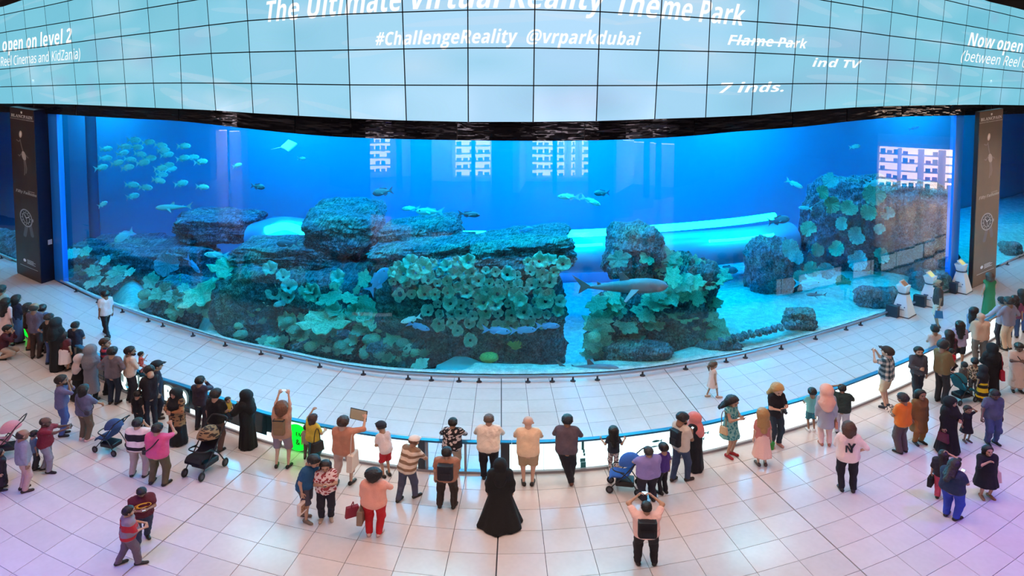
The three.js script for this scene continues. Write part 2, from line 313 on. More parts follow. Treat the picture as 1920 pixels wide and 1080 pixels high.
// ---------------------------------------------------------------- black glossy band between screens and tank
const glassTop = spline([[-80, 207], [0, 210], [100, 214], [180, 219], [280, 224], [335, 227], [420, 236], [480, 243], [560, 251], [640, 257], [760, 261], [860, 263], [960, 264], [1060, 264], [1160, 262], [1280, 256], [1380, 247], [1450, 242], [1520, 236], [1600, 227], [1691, 219], [1780, 217], [1860, 215], [1920, 213], [2000, 210]]);
{
  const wav = tileNoise(9, 21), wav2 = tileNoise(23, 22);
  const waves = dataTex(256, 128, (u, v) => { const k = 255 * (0.75 * wav(u, v) + 0.25 * wav2(u, v)); return [k, k, k]; }, false);
  waves.repeat.set(0.12, 0.6);
  const black = phy({ color: rgb(0.004, 0.004, 0.006), roughness: 0.04, bumpMap: waves, bumpScale: 0.03, ior: 1.45 });
  const seams = [-110, -30, 62, 142, 335, 553, 660, 857, 1096, 1302, 1486, 1588, 1691, 1781, 1860, 1940, 2010];
  const band = group('fascia_band', 'glossy black fascia band curving between the screens and the tank', 'fascia');
  for (let i = 0; i + 1 < seams.length; i++) {
    const list = [], n = 8;
    for (let k = 0; k <= n; k++) {
      const x = lerp(seams[i] + 0.8, seams[i + 1] - 0.8, k / n);
      list.push([onCurve(glassCurve, x, glassTop(x), FASCIA_OFF), onCurve(glassCurve, x, rows[0](x) - 1, FASCIA_OFF - 0.05)]);
    }
    part(band, 'panel', ribbon(list, 0.25), black);
  }
  const gaps = [];
  for (let x = -140; x <= 2060; x += 40) gaps.push([onCurve(glassCurve, x, glassTop(x), FASCIA_OFF + 0.06), onCurve(glassCurve, x, rows[0](x) - 2, FASCIA_OFF + 0.03)]);
  part(band, 'backing', ribbon(gaps, 0.2), std({ color: rgb(0.16, 0.16, 0.17), roughness: 0.6 }));
}

// ---------------------------------------------------------------- the tank: acrylic front, water, shell
const TANK_TOP = 9.3, TANK_DEEP = 15;
const slopes = []; for (let i = 0; i <= 60; i++) slopes.push(lerp(-0.72, 0.72, i / 60));
const GLASS_TOP = 8.95;
{
  const list = slopes.map((s) => [planPoint(glassCurve, s, 0, 0.02), planPoint(glassCurve, s, 0, GLASS_TOP)]);
  const pane = ribbon(list, 0);
  mesh('window_1', pane, phy({ color: rgb(0.93, 0.97, 1), transmission: 1, thickness: 0, roughness: 0, ior: 1.5 }), 'huge curved clear acrylic front of the aquarium', null, null, 'structure');
}
function tankShell(off0, off1, y0, y1) {                        // closed body that follows the front
  const F = slopes.map((s) => [planPoint(glassCurve, s, off0, y0), planPoint(glassCurve, s, off0, y1)]), B = slopes.map((s) => [planPoint(glassCurve, s, off1, y0), planPoint(glassCurve, s, off1, y1)]);
  const pos = [], q = (a, b, c, d) => { for (const v of [a, b, c, a, c, d]) pos.push(v.x, v.y, v.z); }, n = F.length - 1;
  for (let i = 0; i < n; i++) {
    q(F[i][0], F[i + 1][0], F[i + 1][1], F[i][1]); q(B[i + 1][0], B[i][0], B[i][1], B[i + 1][1]);
    q(F[i][1], F[i + 1][1], B[i + 1][1], B[i][1]); q(B[i][0], B[i + 1][0], F[i + 1][0], F[i][0]);
  }
  q(B[0][0], F[0][0], F[0][1], B[0][1]); q(F[n][0], B[n][0], B[n][1], F[n][1]);
  const g = new THREE.BufferGeometry(); g.setAttribute('position', new THREE.Float32BufferAttribute(pos, 3)); const w = mergeVertices(g, 1e-4); w.computeVertexNormals(); return w;
}
{
  mesh('water', tankShell(0.25, TANK_DEEP - 0.1, -2.6, TANK_TOP - 0.2), phy({ color: 0xffffff, transmission: 1, thickness: 1, roughness: 0, ior: 1.0, specularIntensity: 0, attenuationColor: rgb(0.006, 0.64, 0.88), attenuationDistance: 6 }), 'clear blue water filling the aquarium tank', 'water', null, 'stuff');
  const blue = std({ color: rgb(0.01, 0.56, 0.58), roughness: 0.9 });  // blue also stands in for light scattered in the water
  const back = slopes.map((s) => [planPoint(glassCurve, s, TANK_DEEP, -2.7), planPoint(glassCurve, s, TANK_DEEP, TANK_TOP + 1.5)]);
  mesh('wall_tank', ribbon(back, 0.4), blue, 'blue painted back wall of the aquarium', null, null, 'structure');
  const lid = tankShell(0.3, TANK_DEEP + 0.4, TANK_TOP + 1.5, TANK_TOP + 1.8);
  mesh('ceiling_tank', lid, std({ color: rgb(0.2, 0.3, 0.35), roughness: 0.9 }), null, null, null, 'structure');
}
// lamps over the water
const TANK_COLOR = rgb(0.62, 0.92, 1.0);
const tankLamp = (s, off, w, h, power, color = TANK_COLOR) => { const p = planPoint(glassCurve, s, off, TANK_TOP + 0.6); areaLight(p.x, p.y, p.z, w, h, color, power, p.x, 0, p.z - 0.001); };
for (const s of [-0.52, -0.31, -0.1, 0.1, 0.31, 0.52]) {
  tankLamp(s, 2.6, 3.2, 1.2, 110, rgb(1, 0.95, 1)); tankLamp(s, 11, 6, 3, 44, rgb(0.2, 0.95, 1));
  // added blue fill lights at the front edge, for light that water scatters
  const p = planPoint(glassCurve, s, 1.0, TANK_TOP + 0.4), t = planPoint(glassCurve, s + 0.02, 0, 0).sub(planPoint(glassCurve, s - 0.02, 0, 0)).normalize(), q = p.clone().add(V(t.z, 0, -t.x).multiplyScalar(4.5)).setY(1.5);
  areaLight(p.x, p.y, p.z, 4, 0.6, rgb(0.5, 0.8, 1.0), 560, q.x, q.y, q.z);
}
// ---------------------------------------------------------------- poster pillars at both ends of the tank
const font = await new FontLoader().loadAsync('fonts/droid/droid_sans_bold.typeface.json');
function posterTexture(base, base2) {
  const c = document.createElement('canvas'); c.width = 256; c.height = 1600; const g = c.getContext('2d');
  g.fillStyle = base; g.fillRect(0, 0, 256, 1600);
  const r = rng(9);
  for (let i = 0; i < 40; i++) { g.fillStyle = base2; g.globalAlpha = 0.05; g.beginPath(); g.ellipse(r() * 256, r() * 1600, 40 + r() * 60, 60 + r() * 120, 0, 0, 7); g.fill(); } g.globalAlpha = 1;
  g.fillStyle = '#f0eadc'; g.textAlign = 'center';
  g.font = 'bold 38px serif'; g.fillText('BLANCPAIN', 128, 84); g.font = '13px serif'; g.fillText('MANUFACTURE DE HAUTE HORLOGERIE', 128, 104);
  g.beginPath(); g.arc(128, 36, 9, 0, 7); g.fill(); g.fillRect(118, 24, 20, 5);
  // the printed diver with a lamp
  g.fillStyle = '#e8c9b4'; g.beginPath(); g.ellipse(108, 240, 16, 34, 0.1, 0, 7); g.fill(); g.fillStyle = '#fff4ea'; g.beginPath(); g.ellipse(108, 238, 8, 20, 0.1, 0, 7); g.fill();
  g.strokeStyle = '#8e8078'; g.lineWidth = 9; g.lineCap = 'round';
  const line = (...p) => { g.beginPath(); g.moveTo(p[0], p[1]); for (let i = 2; i < p.length; i += 2) g.lineTo(p[i], p[i + 1]); g.stroke(); };
  line(100, 290, 112, 350, 130, 410); line(62, 300, 84, 312, 100, 300);
  g.fillStyle = '#c9bdb4'; g.beginPath(); g.ellipse(134, 440, 22, 44, -0.2, 0, 7); g.fill(); line(112, 420, 86, 450, 74, 440); line(156, 430, 178, 450); line(134, 480, 140, 560, 132, 620); line(146, 480, 158, 560, 150, 600);
  g.fillStyle = '#f3efe8'; g.font = 'italic 34px serif'; g.fillText('Fifty Fathoms', 138, 800); g.font = '11px serif'; g.fillText('COLLECTION', 196, 770);
  // the printed wristwatch
  const wx = 128, wy = 1030;
  g.strokeStyle = '#6d6a6e'; g.lineWidth = 34; line(wx + 6, wy + 60, wx - 20, wy + 170); line(wx + 40, wy + 50, wx + 60, wy + 150);
  g.fillStyle = '#b9b6bb'; g.beginPath(); g.ellipse(wx, wy, 66, 84, -0.25, 0, 7); g.fill();
  g.fillStyle = '#15181f'; g.beginPath(); g.ellipse(wx, wy, 56, 72, -0.25, 0, 7); g.fill();
  g.strokeStyle = '#e9e9ee'; g.lineWidth = 4; g.beginPath(); g.ellipse(wx, wy, 36, 48, -0.25, 0, 7); g.stroke();
  for (let i = 0; i < 12; i++) { const a = i * Math.PI / 6; g.fillStyle = '#f0f0f4'; g.beginPath(); g.arc(wx + 45 * Math.cos(a), wy + 59 * Math.sin(a), 4, 0, 7); g.fill(); }
  g.lineWidth = 7; line(wx, wy, wx - 18, wy - 30); line(wx, wy, wx + 30, wy - 14); g.lineWidth = 4; line(wx, wy, wx + 8, wy + 40);
  g.fillStyle = '#b9b6bb'; g.fillRect(wx + 62, wy - 8, 16, 26);
  g.fillStyle = '#ffffff'; g.beginPath(); g.arc(92, 1446, 15, 0, 7); g.fill(); g.font = '12px sans-serif'; g.textAlign = 'left';
  for (let i = 0; i < 4; i++) g.fillRect(118, 1430 + i * 11, 70 + 20 * (i % 2), 4);
  g.fillRect(40, 1500, 190, 3);
  const t = new THREE.CanvasTexture(c); t.colorSpace = THREE.SRGBColorSpace; return t;
}
function pillar(label, A, B, C, base, base2, sideColor, h) {
  const p = group('poster_pillar', label, 'pillar');
  const D = A.clone().add(C).sub(B), o = A.clone().add(C).multiplyScalar(0.5); p.position.copy(o);
  const q = [A, B, C, D].map((v) => v.clone().sub(o));
  part(p, 'column', solid(q.map((v) => v.clone().setY(0.0)), q.map((v) => v.clone().setY(h))), std({ color: sideColor, roughness: 0.35 }));
  const n = V(-(q[1].z - q[0].z), 0, q[1].x - q[0].x).normalize(), ux = q[1].clone().sub(q[0]).normalize();
  const f = [q[0].clone().addScaledVector(ux, 0.02), q[1].clone().addScaledVector(ux, -0.02)].map((v) => v.addScaledVector(n, 0.004));
  const lo = [f[0].clone().setY(0.05), f[1].clone().setY(0.05), f[1].clone().setY(h - 0.02), f[0].clone().setY(h - 0.02)], hi = lo.map((v) => v.clone().addScaledVector(n, 0.02));
  const g = solid(lo, hi), uv = g.attributes.uv;
  [[0, 0], [1, 0], [1, 1], [0, 0], [1, 1], [0, 1]].forEach(([a, b], i) => uv.setXY(i, a, b));
  part(p, 'poster', g, std({ map: posterTexture(base, base2), roughness: 0.45 }));
  return { p, q };
}
{
  const h = 8.5;
  const L = pillar('tall dark advertising pillar with a watch poster at the left end of the tank', floorAt(33, 512), floorAt(78, 532), floorAt(110, 522), '#3a2822', '#6a4c40', rgb(0.006, 0.007, 0.022), h);
  part(L.p, 'switch_plate', box(0.22, 0.24, 0.02), std({ color: rgb(0.6, 0.63, 0.68), roughness: 0.5 })).position.copy(L.q[1].clone().lerp(L.q[2], 0.6).setY(1.95).add(V(0.02, 0, 0.06)));
  L.p.children[2].rotation.y = Math.atan2(-(L.q[2].z - L.q[1].z), L.q[2].x - L.q[1].x);
  const a = floorAt(1822, 541), b = floorAt(1866, 521), n = V(b.z - a.z, 0, -(b.x - a.x)).normalize().multiplyScalar(0.18);
  pillar('tall brown advertising pillar with a watch poster at the right end of the tank', a, b, b.clone().add(n), '#62492f', '#8c6a4a', rgb(0.02, 0.015, 0.012), h);
  // blue end posts of the acrylic front
  const post = std({ color: rgb(0.02, 0.25, 0.85), roughness: 0.25 });
  for (const [x0, x1, label] of [[103, 119, 'bright blue edge post of the tank beside the dark pillar'], [1781, 1795, 'blue edge post of the tank near the brown pillar']]) {
    const y = 530, s0 = slopeOf(x0, y), s1 = slopeOf(x1, y), list = [0, 1].map((k) => { const s = k ? s1 : s0; return [planPoint(glassCurve, s, -0.12, 0), planPoint(glassCurve, s, -0.12, 8.6)]; });
    mesh('edge_post', ribbon(list, 0.25), post, label, 'post');
  }
}

// ---------------------------------------------------------------- low steel rail along the foot of the glass
{
  const steel = std({ color: rgb(0.42, 0.4, 0.42), roughness: 0.35, metalness: 0.6 }), dark = std({ color: rgb(0.03, 0.03, 0.04), roughness: 0.5 });
  const rail = group('floor_rail', 'low grey steel rail on short black feet along the foot of the glass', 'rail');
  const runs = [[-60, 26], [116, 1783], [1872, 1990]];
  for (const [x0, x1] of runs) {
    const list = [], list2 = [], n = Math.ceil((x1 - x0) / 22);
    for (let i = 0; i <= n; i++) { const s = slopeOf(lerp(x0, x1, i / n), 600); list.push([planPoint(glassCurve, s, -0.42, 0.14), planPoint(glassCurve, s, -0.42, 0.2)]); list2.push([planPoint(glassCurve, s, -0.05, 0), planPoint(glassCurve, s, -0.05, 0.07)]); }
    part(rail, 'rail_bar', ribbon(list, 0.07), steel);
    part(rail, 'glass_footing', ribbon(list2, 0.1), std({ color: rgb(0.3, 0.29, 0.3), roughness: 0.5 }));
  }
  for (const x of [8, 145, 185, 230, 278, 305, 361, 421, 488, 525, 598, 680, 764, 808, 860, 898, 990, 1036, 1075, 1121, 1206, 1287, 1363, 1399, 1466, 1530, 1587, 1614, 1664, 1884]) {
    const s = slopeOf(x, 600), p = planPoint(glassCurve, s, -0.4, 0);
    part(rail, 'foot', merge([new THREE.CylinderGeometry(0.09, 0.1, 0.03, 12).translate(p.x, 0.015, p.z), new THREE.CylinderGeometry(0.035, 0.035, 0.15, 8).translate(p.x, 0.09, p.z)]), dark);
  }
}

// ---------------------------------------------------------------- curved barrier with lit panels
const BH = 0.86;
const bAt = (x, off, y) => planPoint(barrierCurve, slopeOf(x, 800), off, y);
{
  const lit = phy({ color: rgb(0.75, 0.85, 0.85), emissive: rgb(0.72, 0.97, 1.0), emissiveIntensity: 1.15, roughness: 0.15 });
  const litWhite = phy({ color: rgb(0.8, 0.85, 0.85), emissive: rgb(0.86, 1.0, 1.0), emissiveIntensity: 1.25, roughness: 0.15 });
  const dim = phy({ color: rgb(0.02, 0.06, 0.07), roughness: 0.1, clearcoat: 0.5 });
  const clear = phy({ color: rgb(0.85, 0.95, 0.97), transmission: 1, thickness: 0, roughness: 0, ior: 1.45 });
  const ledge = std({ color: rgb(0.02, 0.13, 0.24), roughness: 0.3 }), metal = std({ color: rgb(0.32, 0.3, 0.31), roughness: 0.4, metalness: 0.4 }), dark = std({ color: rgb(0.03, 0.04, 0.055), roughness: 0.4 });
  const b = group('barrier', 'long curved barrier of glowing white panels with a blue ledge before the tank', 'barrier');
  const run = (x0, x1, y0, y1, off, thick, name, mat, step = 18) => {
    const n = Math.max(2, Math.ceil((x1 - x0) / step)), list = [];
    for (let i = 0; i <= n; i++) { const x = lerp(x0, x1, i / n); list.push([bAt(x, off, y0), bAt(x, off, y1)]); }
    return part(b, name, ribbon(list, thick), mat);
  };
  for (let x = -120; x < 2040; x += 180) { run(x, x + 179.4, BH, BH + 0.05, -0.08, 0.15, 'ledge', ledge); run(x, x + 179.4, 0, 0.07, -0.1, 0.16, 'base_rail', metal); }
  const darkEdges = [-120, -40, 40, 120, 198, 280, 357, 432, 500];
  for (let i = 0; i + 1 < darkEdges.length; i++) { run(darkEdges[i] + 0.6, darkEdges[i + 1] - 0.6, 0.22, BH, -0.02, 0.04, 'dark_panel', dim); run(darkEdges[i] + 0.6, darkEdges[i + 1] - 0.6, 0.07, 0.2, -0.02, 0.04, 'light_strip', i > 5 ? litWhite : dim); }
  const litEdges = [500, 545, 620, 700, 783];
  for (let i = 0; i + 1 < litEdges.length; i++) run(litEdges[i] + 0.5, litEdges[i + 1] - 0.5, 0.08, BH, -0.02, 0.05, 'light_panel', i === 0 ? dim : lit);
  run(500, 545, 0.08, 0.34, -0.05, 0.02, 'light_strip', litWhite);
  for (const [x0, x1] of [[800, 868], [873, 940]]) run(x0, x1, 0.1, BH, 0, 0, 'glass_panel', clear);
  for (const [x0, x1] of [[783, 796], [939, 955]]) run(x0, x1, 0, BH + 0.03, -0.08, 0.14, 'post', dark, 6);
  for (const x of [797.5, 870]) run(x, x + 4.5, 0.02, BH, -0.06, 0.06, 'post', metal, 4);
  const right = [955, 1020, 1095, 1180, 1265, 1345, 1420, 1498, 1565, 1628, 1690, 1745, 1792, 1838, 1880, 1920, 1960, 2000];
  for (let i = 0; i + 1 < right.length; i++) run(right[i] + 0.4, right[i + 1] - 0.4, 0.08, BH, -0.02, 0.05, 'light_panel', i > 4 ? litWhite : lit);
  run(500, 783, 0.08, BH, 0.045, 0.02, 'panel_back', dark); run(955, 2000, 0.08, BH, 0.045, 0.02, 'panel_back', dark);
  // neon letters on the dark panels, dark print on the lit ones, and the green oval sign
  const onPanel = (x, y, o, off = -0.05) => { const p = bAt(x, off, y), t = bAt(x + 4, off, y).sub(bAt(x - 4, off, y)); o.position.copy(p); o.rotation.y = Math.atan2(-t.z, t.x); return o; };
  const neon = std({ color: rgb(0.8, 1, 1), emissive: rgb(0.8, 1, 1), emissiveIntensity: 1.5 });
  const letter = (ch, x, size, y, mat, name) => { const g = new TextGeometry(ch, { font, size, depth: 0.04, curveSegments: 5 }); g.computeBoundingBox(); g.translate(-(g.boundingBox.max.x + g.boundingBox.min.x) / 2, 0, 0); onPanel(x, y, part(b, name, g, mat)); };
  letter('Q', 234, 0.5, 0.26, neon, 'neon_letter'); letter('U', 264, 0.5, 0.26, neon, 'neon_letter'); letter('R', 319, 0.5, 0.26, neon, 'neon_letter'); letter('O', 344, 0.46, 0.28, neon, 'neon_letter');
  const print = std({ color: rgb(0.02, 0.2, 0.22), roughness: 0.5 });
  for (const [x, y, w, h] of [[1093, 0.72, 0.07, 0.24], [1095, 0.56, 0.05, 0.1], [1096, 0.46, 0.05, 0.07], [1093, 0.3, 0.15, 0.1], [1094, 0.16, 0.15, 0.16]]) onPanel(x, y, part(b, 'printed_mark', box(w, h, 0.012), print), -0.035);
  const fishy = (x, y, w, h) => { const s = new THREE.Shape(); s.moveTo(-w, 0); s.quadraticCurveTo(-w * 0.3, h * 1.5, w * 0.7, 0.1 * h); s.lineTo(w, h); s.lineTo(w * 0.9, -h); s.lineTo(w * 0.6, 0); s.quadraticCurveTo(-w * 0.3, -h, -w, 0); onPanel(x, y, part(b, 'printed_mark', new THREE.ExtrudeGeometry(s, { depth: 0.01, bevelEnabled: false }), print), -0.045); };
  fishy(1232, 0.6, 0.16, 0.05); fishy(1229, 0.45, 0.14, 0.03); fishy(1318, 0.62, 0.2, 0.05); fishy(1313, 0.46, 0.14, 0.05);
  const green = std({ color: rgb(0, 0.9, 0.02), emissive: rgb(0.0, 1.0, 0.03), emissiveIntensity: 1.4 });
  run(34, 60, 0.08, 0.55, -0.07, 0.02, 'light_panel', green);
  const oval = new THREE.CylinderGeometry(0.5, 0.5, 0.05, 36); oval.rotateX(Math.PI / 2); oval.scale(0.86, 0.78, 1);
  const sign = onPanel(556, 0.45, mesh('oval_sign', oval, green, 'bright green glowing oval sign hanging on the barrier', 'sign'), -0.16);
  const inkMat = std({ color: rgb(0, 0.12, 0.01), roughness: 0.6 });
  [['EMTY', 0.12, 0.06], ['&', 0.16, -0.2]].forEach(([s, size, y]) => { const g = new TextGeometry(s, { font, size, depth: 0.01, curveSegments: 4 }); g.translate(-0.02, y, 0.026); part(sign, 'lettering', g, inkMat); });
}

// ---------------------------------------------------------------- three white information stands
{
  const white = std({ color: rgb(0.78, 0.76, 0.72), roughness: 0.45 }), ring = std({ color: rgb(0.05, 0.05, 0.06), roughness: 0.4 }), black = std({ color: rgb(0.012, 0.013, 0.02), roughness: 0.5 });
  const yellow = std({ color: rgb(0.9, 0.82, 0.35), emissive: rgb(0.9, 0.8, 0.35), emissiveIntensity: 0.35, roughness: 0.2 }), brown = std({ color: rgb(0.35, 0.17, 0.1), emissive: rgb(0.3, 0.14, 0.08), emissiveIntensity: 0.3, roughness: 0.2 });
  const ink = std({ color: rgb(0.05, 0.08, 0.14), roughness: 0.6 });
  const taper = (w0, w1, y0, y1, z0 = 0, z1 = 0) => { const r = (w, y, z) => [V(-w, y, w + z), V(w, y, w + z), V(w, y, -w + z), V(-w, y, -w + z)]; return solid(r(w0, y0, z0), r(w1, y1, z1)); };
  for (const [x, y, k, label] of [[1693, 590, 0, 'white information stand with brown screen, nearest the crowd'], [1743, 571, 1, 'middle white information stand behind the man in shorts'], [1801, 546, 2, 'white information stand beside the brown advertising pillar']]) {
    const g = group('information_stand', label, 'stand', 'information stands by the glass'); g.position.copy(floorAt(x, y)); g.rotation.y = 0.75;
    part(g, 'plinth', box(0.82, 0.04, 0.82, 0, 0.02, 0), ring);
    part(g, 'body', taper(0.39, 0.17, 0.04, 0.98), white);
    part(g, 'neck_ring', new THREE.TorusGeometry(0.235, 0.03, 6, 20).rotateX(Math.PI / 2).translate(0, 0.99, 0), ring);
    part(g, 'head', taper(0.16, 0.23, 1.0, 1.32, 0, -0.02), white);
    const s = part(g, 'screen_bezel', box(0.46, 0.05, 0.4), white); s.position.set(0, 1.36, 0.02); s.rotation.x = 0.75;
    part(s, 'screen', box(0.36, 0.01, 0.3, 0, 0.03, 0), k === 0 ? brown : yellow);
    const panel = part(g, 'lettering', merge([box(0.2, 0.05, 0.006, -0.06, 0.14, 0), box(0.16, 0.05, 0.006, -0.08, 0.07, 0), box(0.05, 0.05, 0.006, 0.18, 0.07, 0), box(0.34, 0.025, 0.006, 0, -0.04, 0)]), ink);
    panel.position.set(-0.335, 0.36, 0.0); panel.rotation.y = -Math.PI / 2; panel.rotation.order = 'YXZ'; panel.rotation.x = -0.23;
    part(g, 'rear_box', box(0.26, 0.5, 0.5, 0, 0, 0, 0.02), black).position.set(-0.55, 0.25, -0.22);
  }
}
// ---------------------------------------------------------------- inside the tank
const REEF_BACK = 0.5;                                           // the whole reef stands this far from the glass
const aq = (px, py, behind) => onCurve(glassCurve, px, py, behind + REEF_BACK * smooth(0.45, 1.1, behind));
const perPx = (p) => -p.z / FOCAL;                               // metres that one pixel of the photograph spans there
{
  const grit = tileNoise(128, 31), grit2 = tileNoise(24, 32);
  const sandTex = dataTex(256, 256, (u, v) => { const k = 205 + 45 * (grit(u, v) - 0.5) + 40 * (grit2(u, v) - 0.5); return [k, k, k * 0.94]; });
  sandTex.repeat.set(0.25, 0.25);
  const sandMat = std({ map: sandTex, color: rgb(0.95, 0.93, 0.86), roughness: 1 });
  // rolling sand bed
  const pos = [], idx = [], uv = [], ns = 160, nd = 44;
  for (let i = 0; i <= ns; i++) for (let j = 0; j <= nd; j++) {
    const s = lerp(-0.71, 0.71, i / ns), off = 0.08 + (TANK_DEEP - 0.3) * Math.pow(j / nd, 1.3), p = planPoint(glassCurve, s, off, 0);
    const rise = smooth(0.12, 0.5, s) * smooth(0.6, 5, off) * 0.5;
    const mound = Math.exp(-Math.pow((s + 0.455) / 0.03, 2)) + Math.exp(-Math.pow((s + 0.36) / 0.02, 2));
    const deep = -2.0 * smooth(-0.04, -0.1, s) * smooth(0.3, 1.3, off) * (1 - Math.min(1, mound)) - 1.2 * smooth(-0.12, -0.04, s) * smooth(0.26, 0.12, s) * smooth(1.0, 2.4, off);
    pos.push(p.x, 0.1 + deep + rise + 0.28 * smooth(0.1, 1.5, off) * fbm(p.x * 0.35, 0, p.z * 0.35, 3) + 0.03 * fbm(p.x * 2, 3, p.z * 2, 2), p.z); uv.push(p.x, p.z);
    if (i < ns && j < nd) { const a = i * (nd + 1) + j, b = a + nd + 1; idx.push(a, b, a + 1, b, b + 1, a + 1); }
  }
  const g = new THREE.BufferGeometry(); g.setAttribute('position', new THREE.Float32BufferAttribute(pos, 3)); g.setAttribute('uv', new THREE.Float32BufferAttribute(uv, 2)); g.setIndex(idx); g.computeVertexNormals();
  mesh('sand_bed', g, sandMat, 'pale sand covering the bottom of the aquarium', 'sand', null, 'stuff');
}
// boulders: blocky lumps with ledges and pitted skin
const rockBump = (() => { const a = tileNoise(70, 44), b = tileNoise(28, 45); return dataTex(256, 256, (u, v) => { const k = 255 * (0.5 * a(u, v) + 0.5 * b(u, v)); return [k, k, k]; }, false); })();
rockBump.repeat.set(1, 1);
const rockGrain = (() => { const a = tileNoise(110, 46), b = tileNoise(47, 47); return dataTex(512, 512, (u, v) => { const n = 0.55 * a(u, v) + 0.45 * b(u, v), k = clamp(110 + 300 * Math.pow(n, 1.5), 0, 255); return [k, k, k]; }); })();
const rockMat = std({ vertexColors: true, color: rgb(0.22, 0.4, 0.43), roughness: 0.95, map: rockGrain, bumpMap: rockBump, bumpScale: 0.09 });  // blue-green of the water light is put into the rock colour
function rockGeo(seed, w, h, d, blocky = 0.5, rough = 0.2, detail = 22) {
  const g = mergeVertices(new THREE.IcosahedronGeometry(1, detail).deleteAttribute('normal').deleteAttribute('uv'), 1e-4), P = g.attributes.position, col = [], uv = [];
  for (let i = 0; i < P.count; i++) {
    let x = P.getX(i), y = P.getY(i), z = P.getZ(i);
    const e = lerp(2, 7, blocky), r = Math.pow(Math.pow(Math.abs(x), e) + Math.pow(Math.abs(y), e) + Math.pow(Math.abs(z), e), -1 / e);
    const q = seed * 7.13, n = fbm(x * 1.3 + q, y * 1.3, z * 1.3, 2), m = fbm(x * 3.4, y * 4.5 + q, z * 3.4, 3), t = fbm(x * 11, y * 11, z * 11 + q, 2);
    const ledge = 0.06 * Math.sin(y * 9 + 3 * n + seed);
    const k = r * (1 + rough * (1.5 * n + 0.9 * m + 0.28 * t) + ledge * rough * 2);
    x *= k * w; y *= k * h; z *= k * d;
    const f1 = fbm(x * 3.1 + q, y * 3.1, z * 3.1, 3), f2 = noise3.noise(x * 9 + q, y * 9, z * 9), f3 = noise3.noise(x * 21, y * 21 + q, z * 21), grow = smooth(-0.1, 0.35, fbm(x * 0.9, y * 0.9 + q, z * 0.9, 3));
    const tone = clamp(0.42 + 0.55 * f1 + 0.28 * f2 + 0.25 * f3, 0.06, 1.3), bite = 0.05 * f2 + 0.03 * f3;
    uv.push(x * 0.45 + z * 0.2, y * 0.45 + z * 0.28);
    col.push(tone * lerp(0.75, 1.0, grow), tone * lerp(0.85, 1.25, grow), tone * lerp(0.95, 0.95, grow));
    P.setXYZ(i, x * (1 + bite / (1 + w)), y * (1 + bite / (1 + h)), z * (1 + bite / (1 + d)));
  }
  g.setAttribute('color', new THREE.Float32BufferAttribute(col, 3)); g.setAttribute('uv', new THREE.Float32BufferAttribute(uv, 2)); g.computeVertexNormals(); return g;
}
function rock(label, x0, x1, y0, y1, behind, deep, o = {}) {      // the box that it fills in the photograph, its distance behind the glass, its depth
  const c = aq((x0 + x1) / 2, (y0 + y1) / 2, behind + deep / 2), k = perPx(c), w = (x1 - x0) / 2 * k, h = (y1 - y0) / 2 * k;
  const m = mesh('boulder', rockGeo(o.seed || x0 * 0.37 + y0, w * 0.93, h * 0.93, deep / 2, o.blocky ?? 0.5, o.rough ?? 0.2, Math.round((o.detail || 20) * 1.5)), rockMat, label, 'rock');
  m.position.copy(c); m.rotation.set(o.rx || 0, o.ry || 0, o.rz || 0); return m;
}
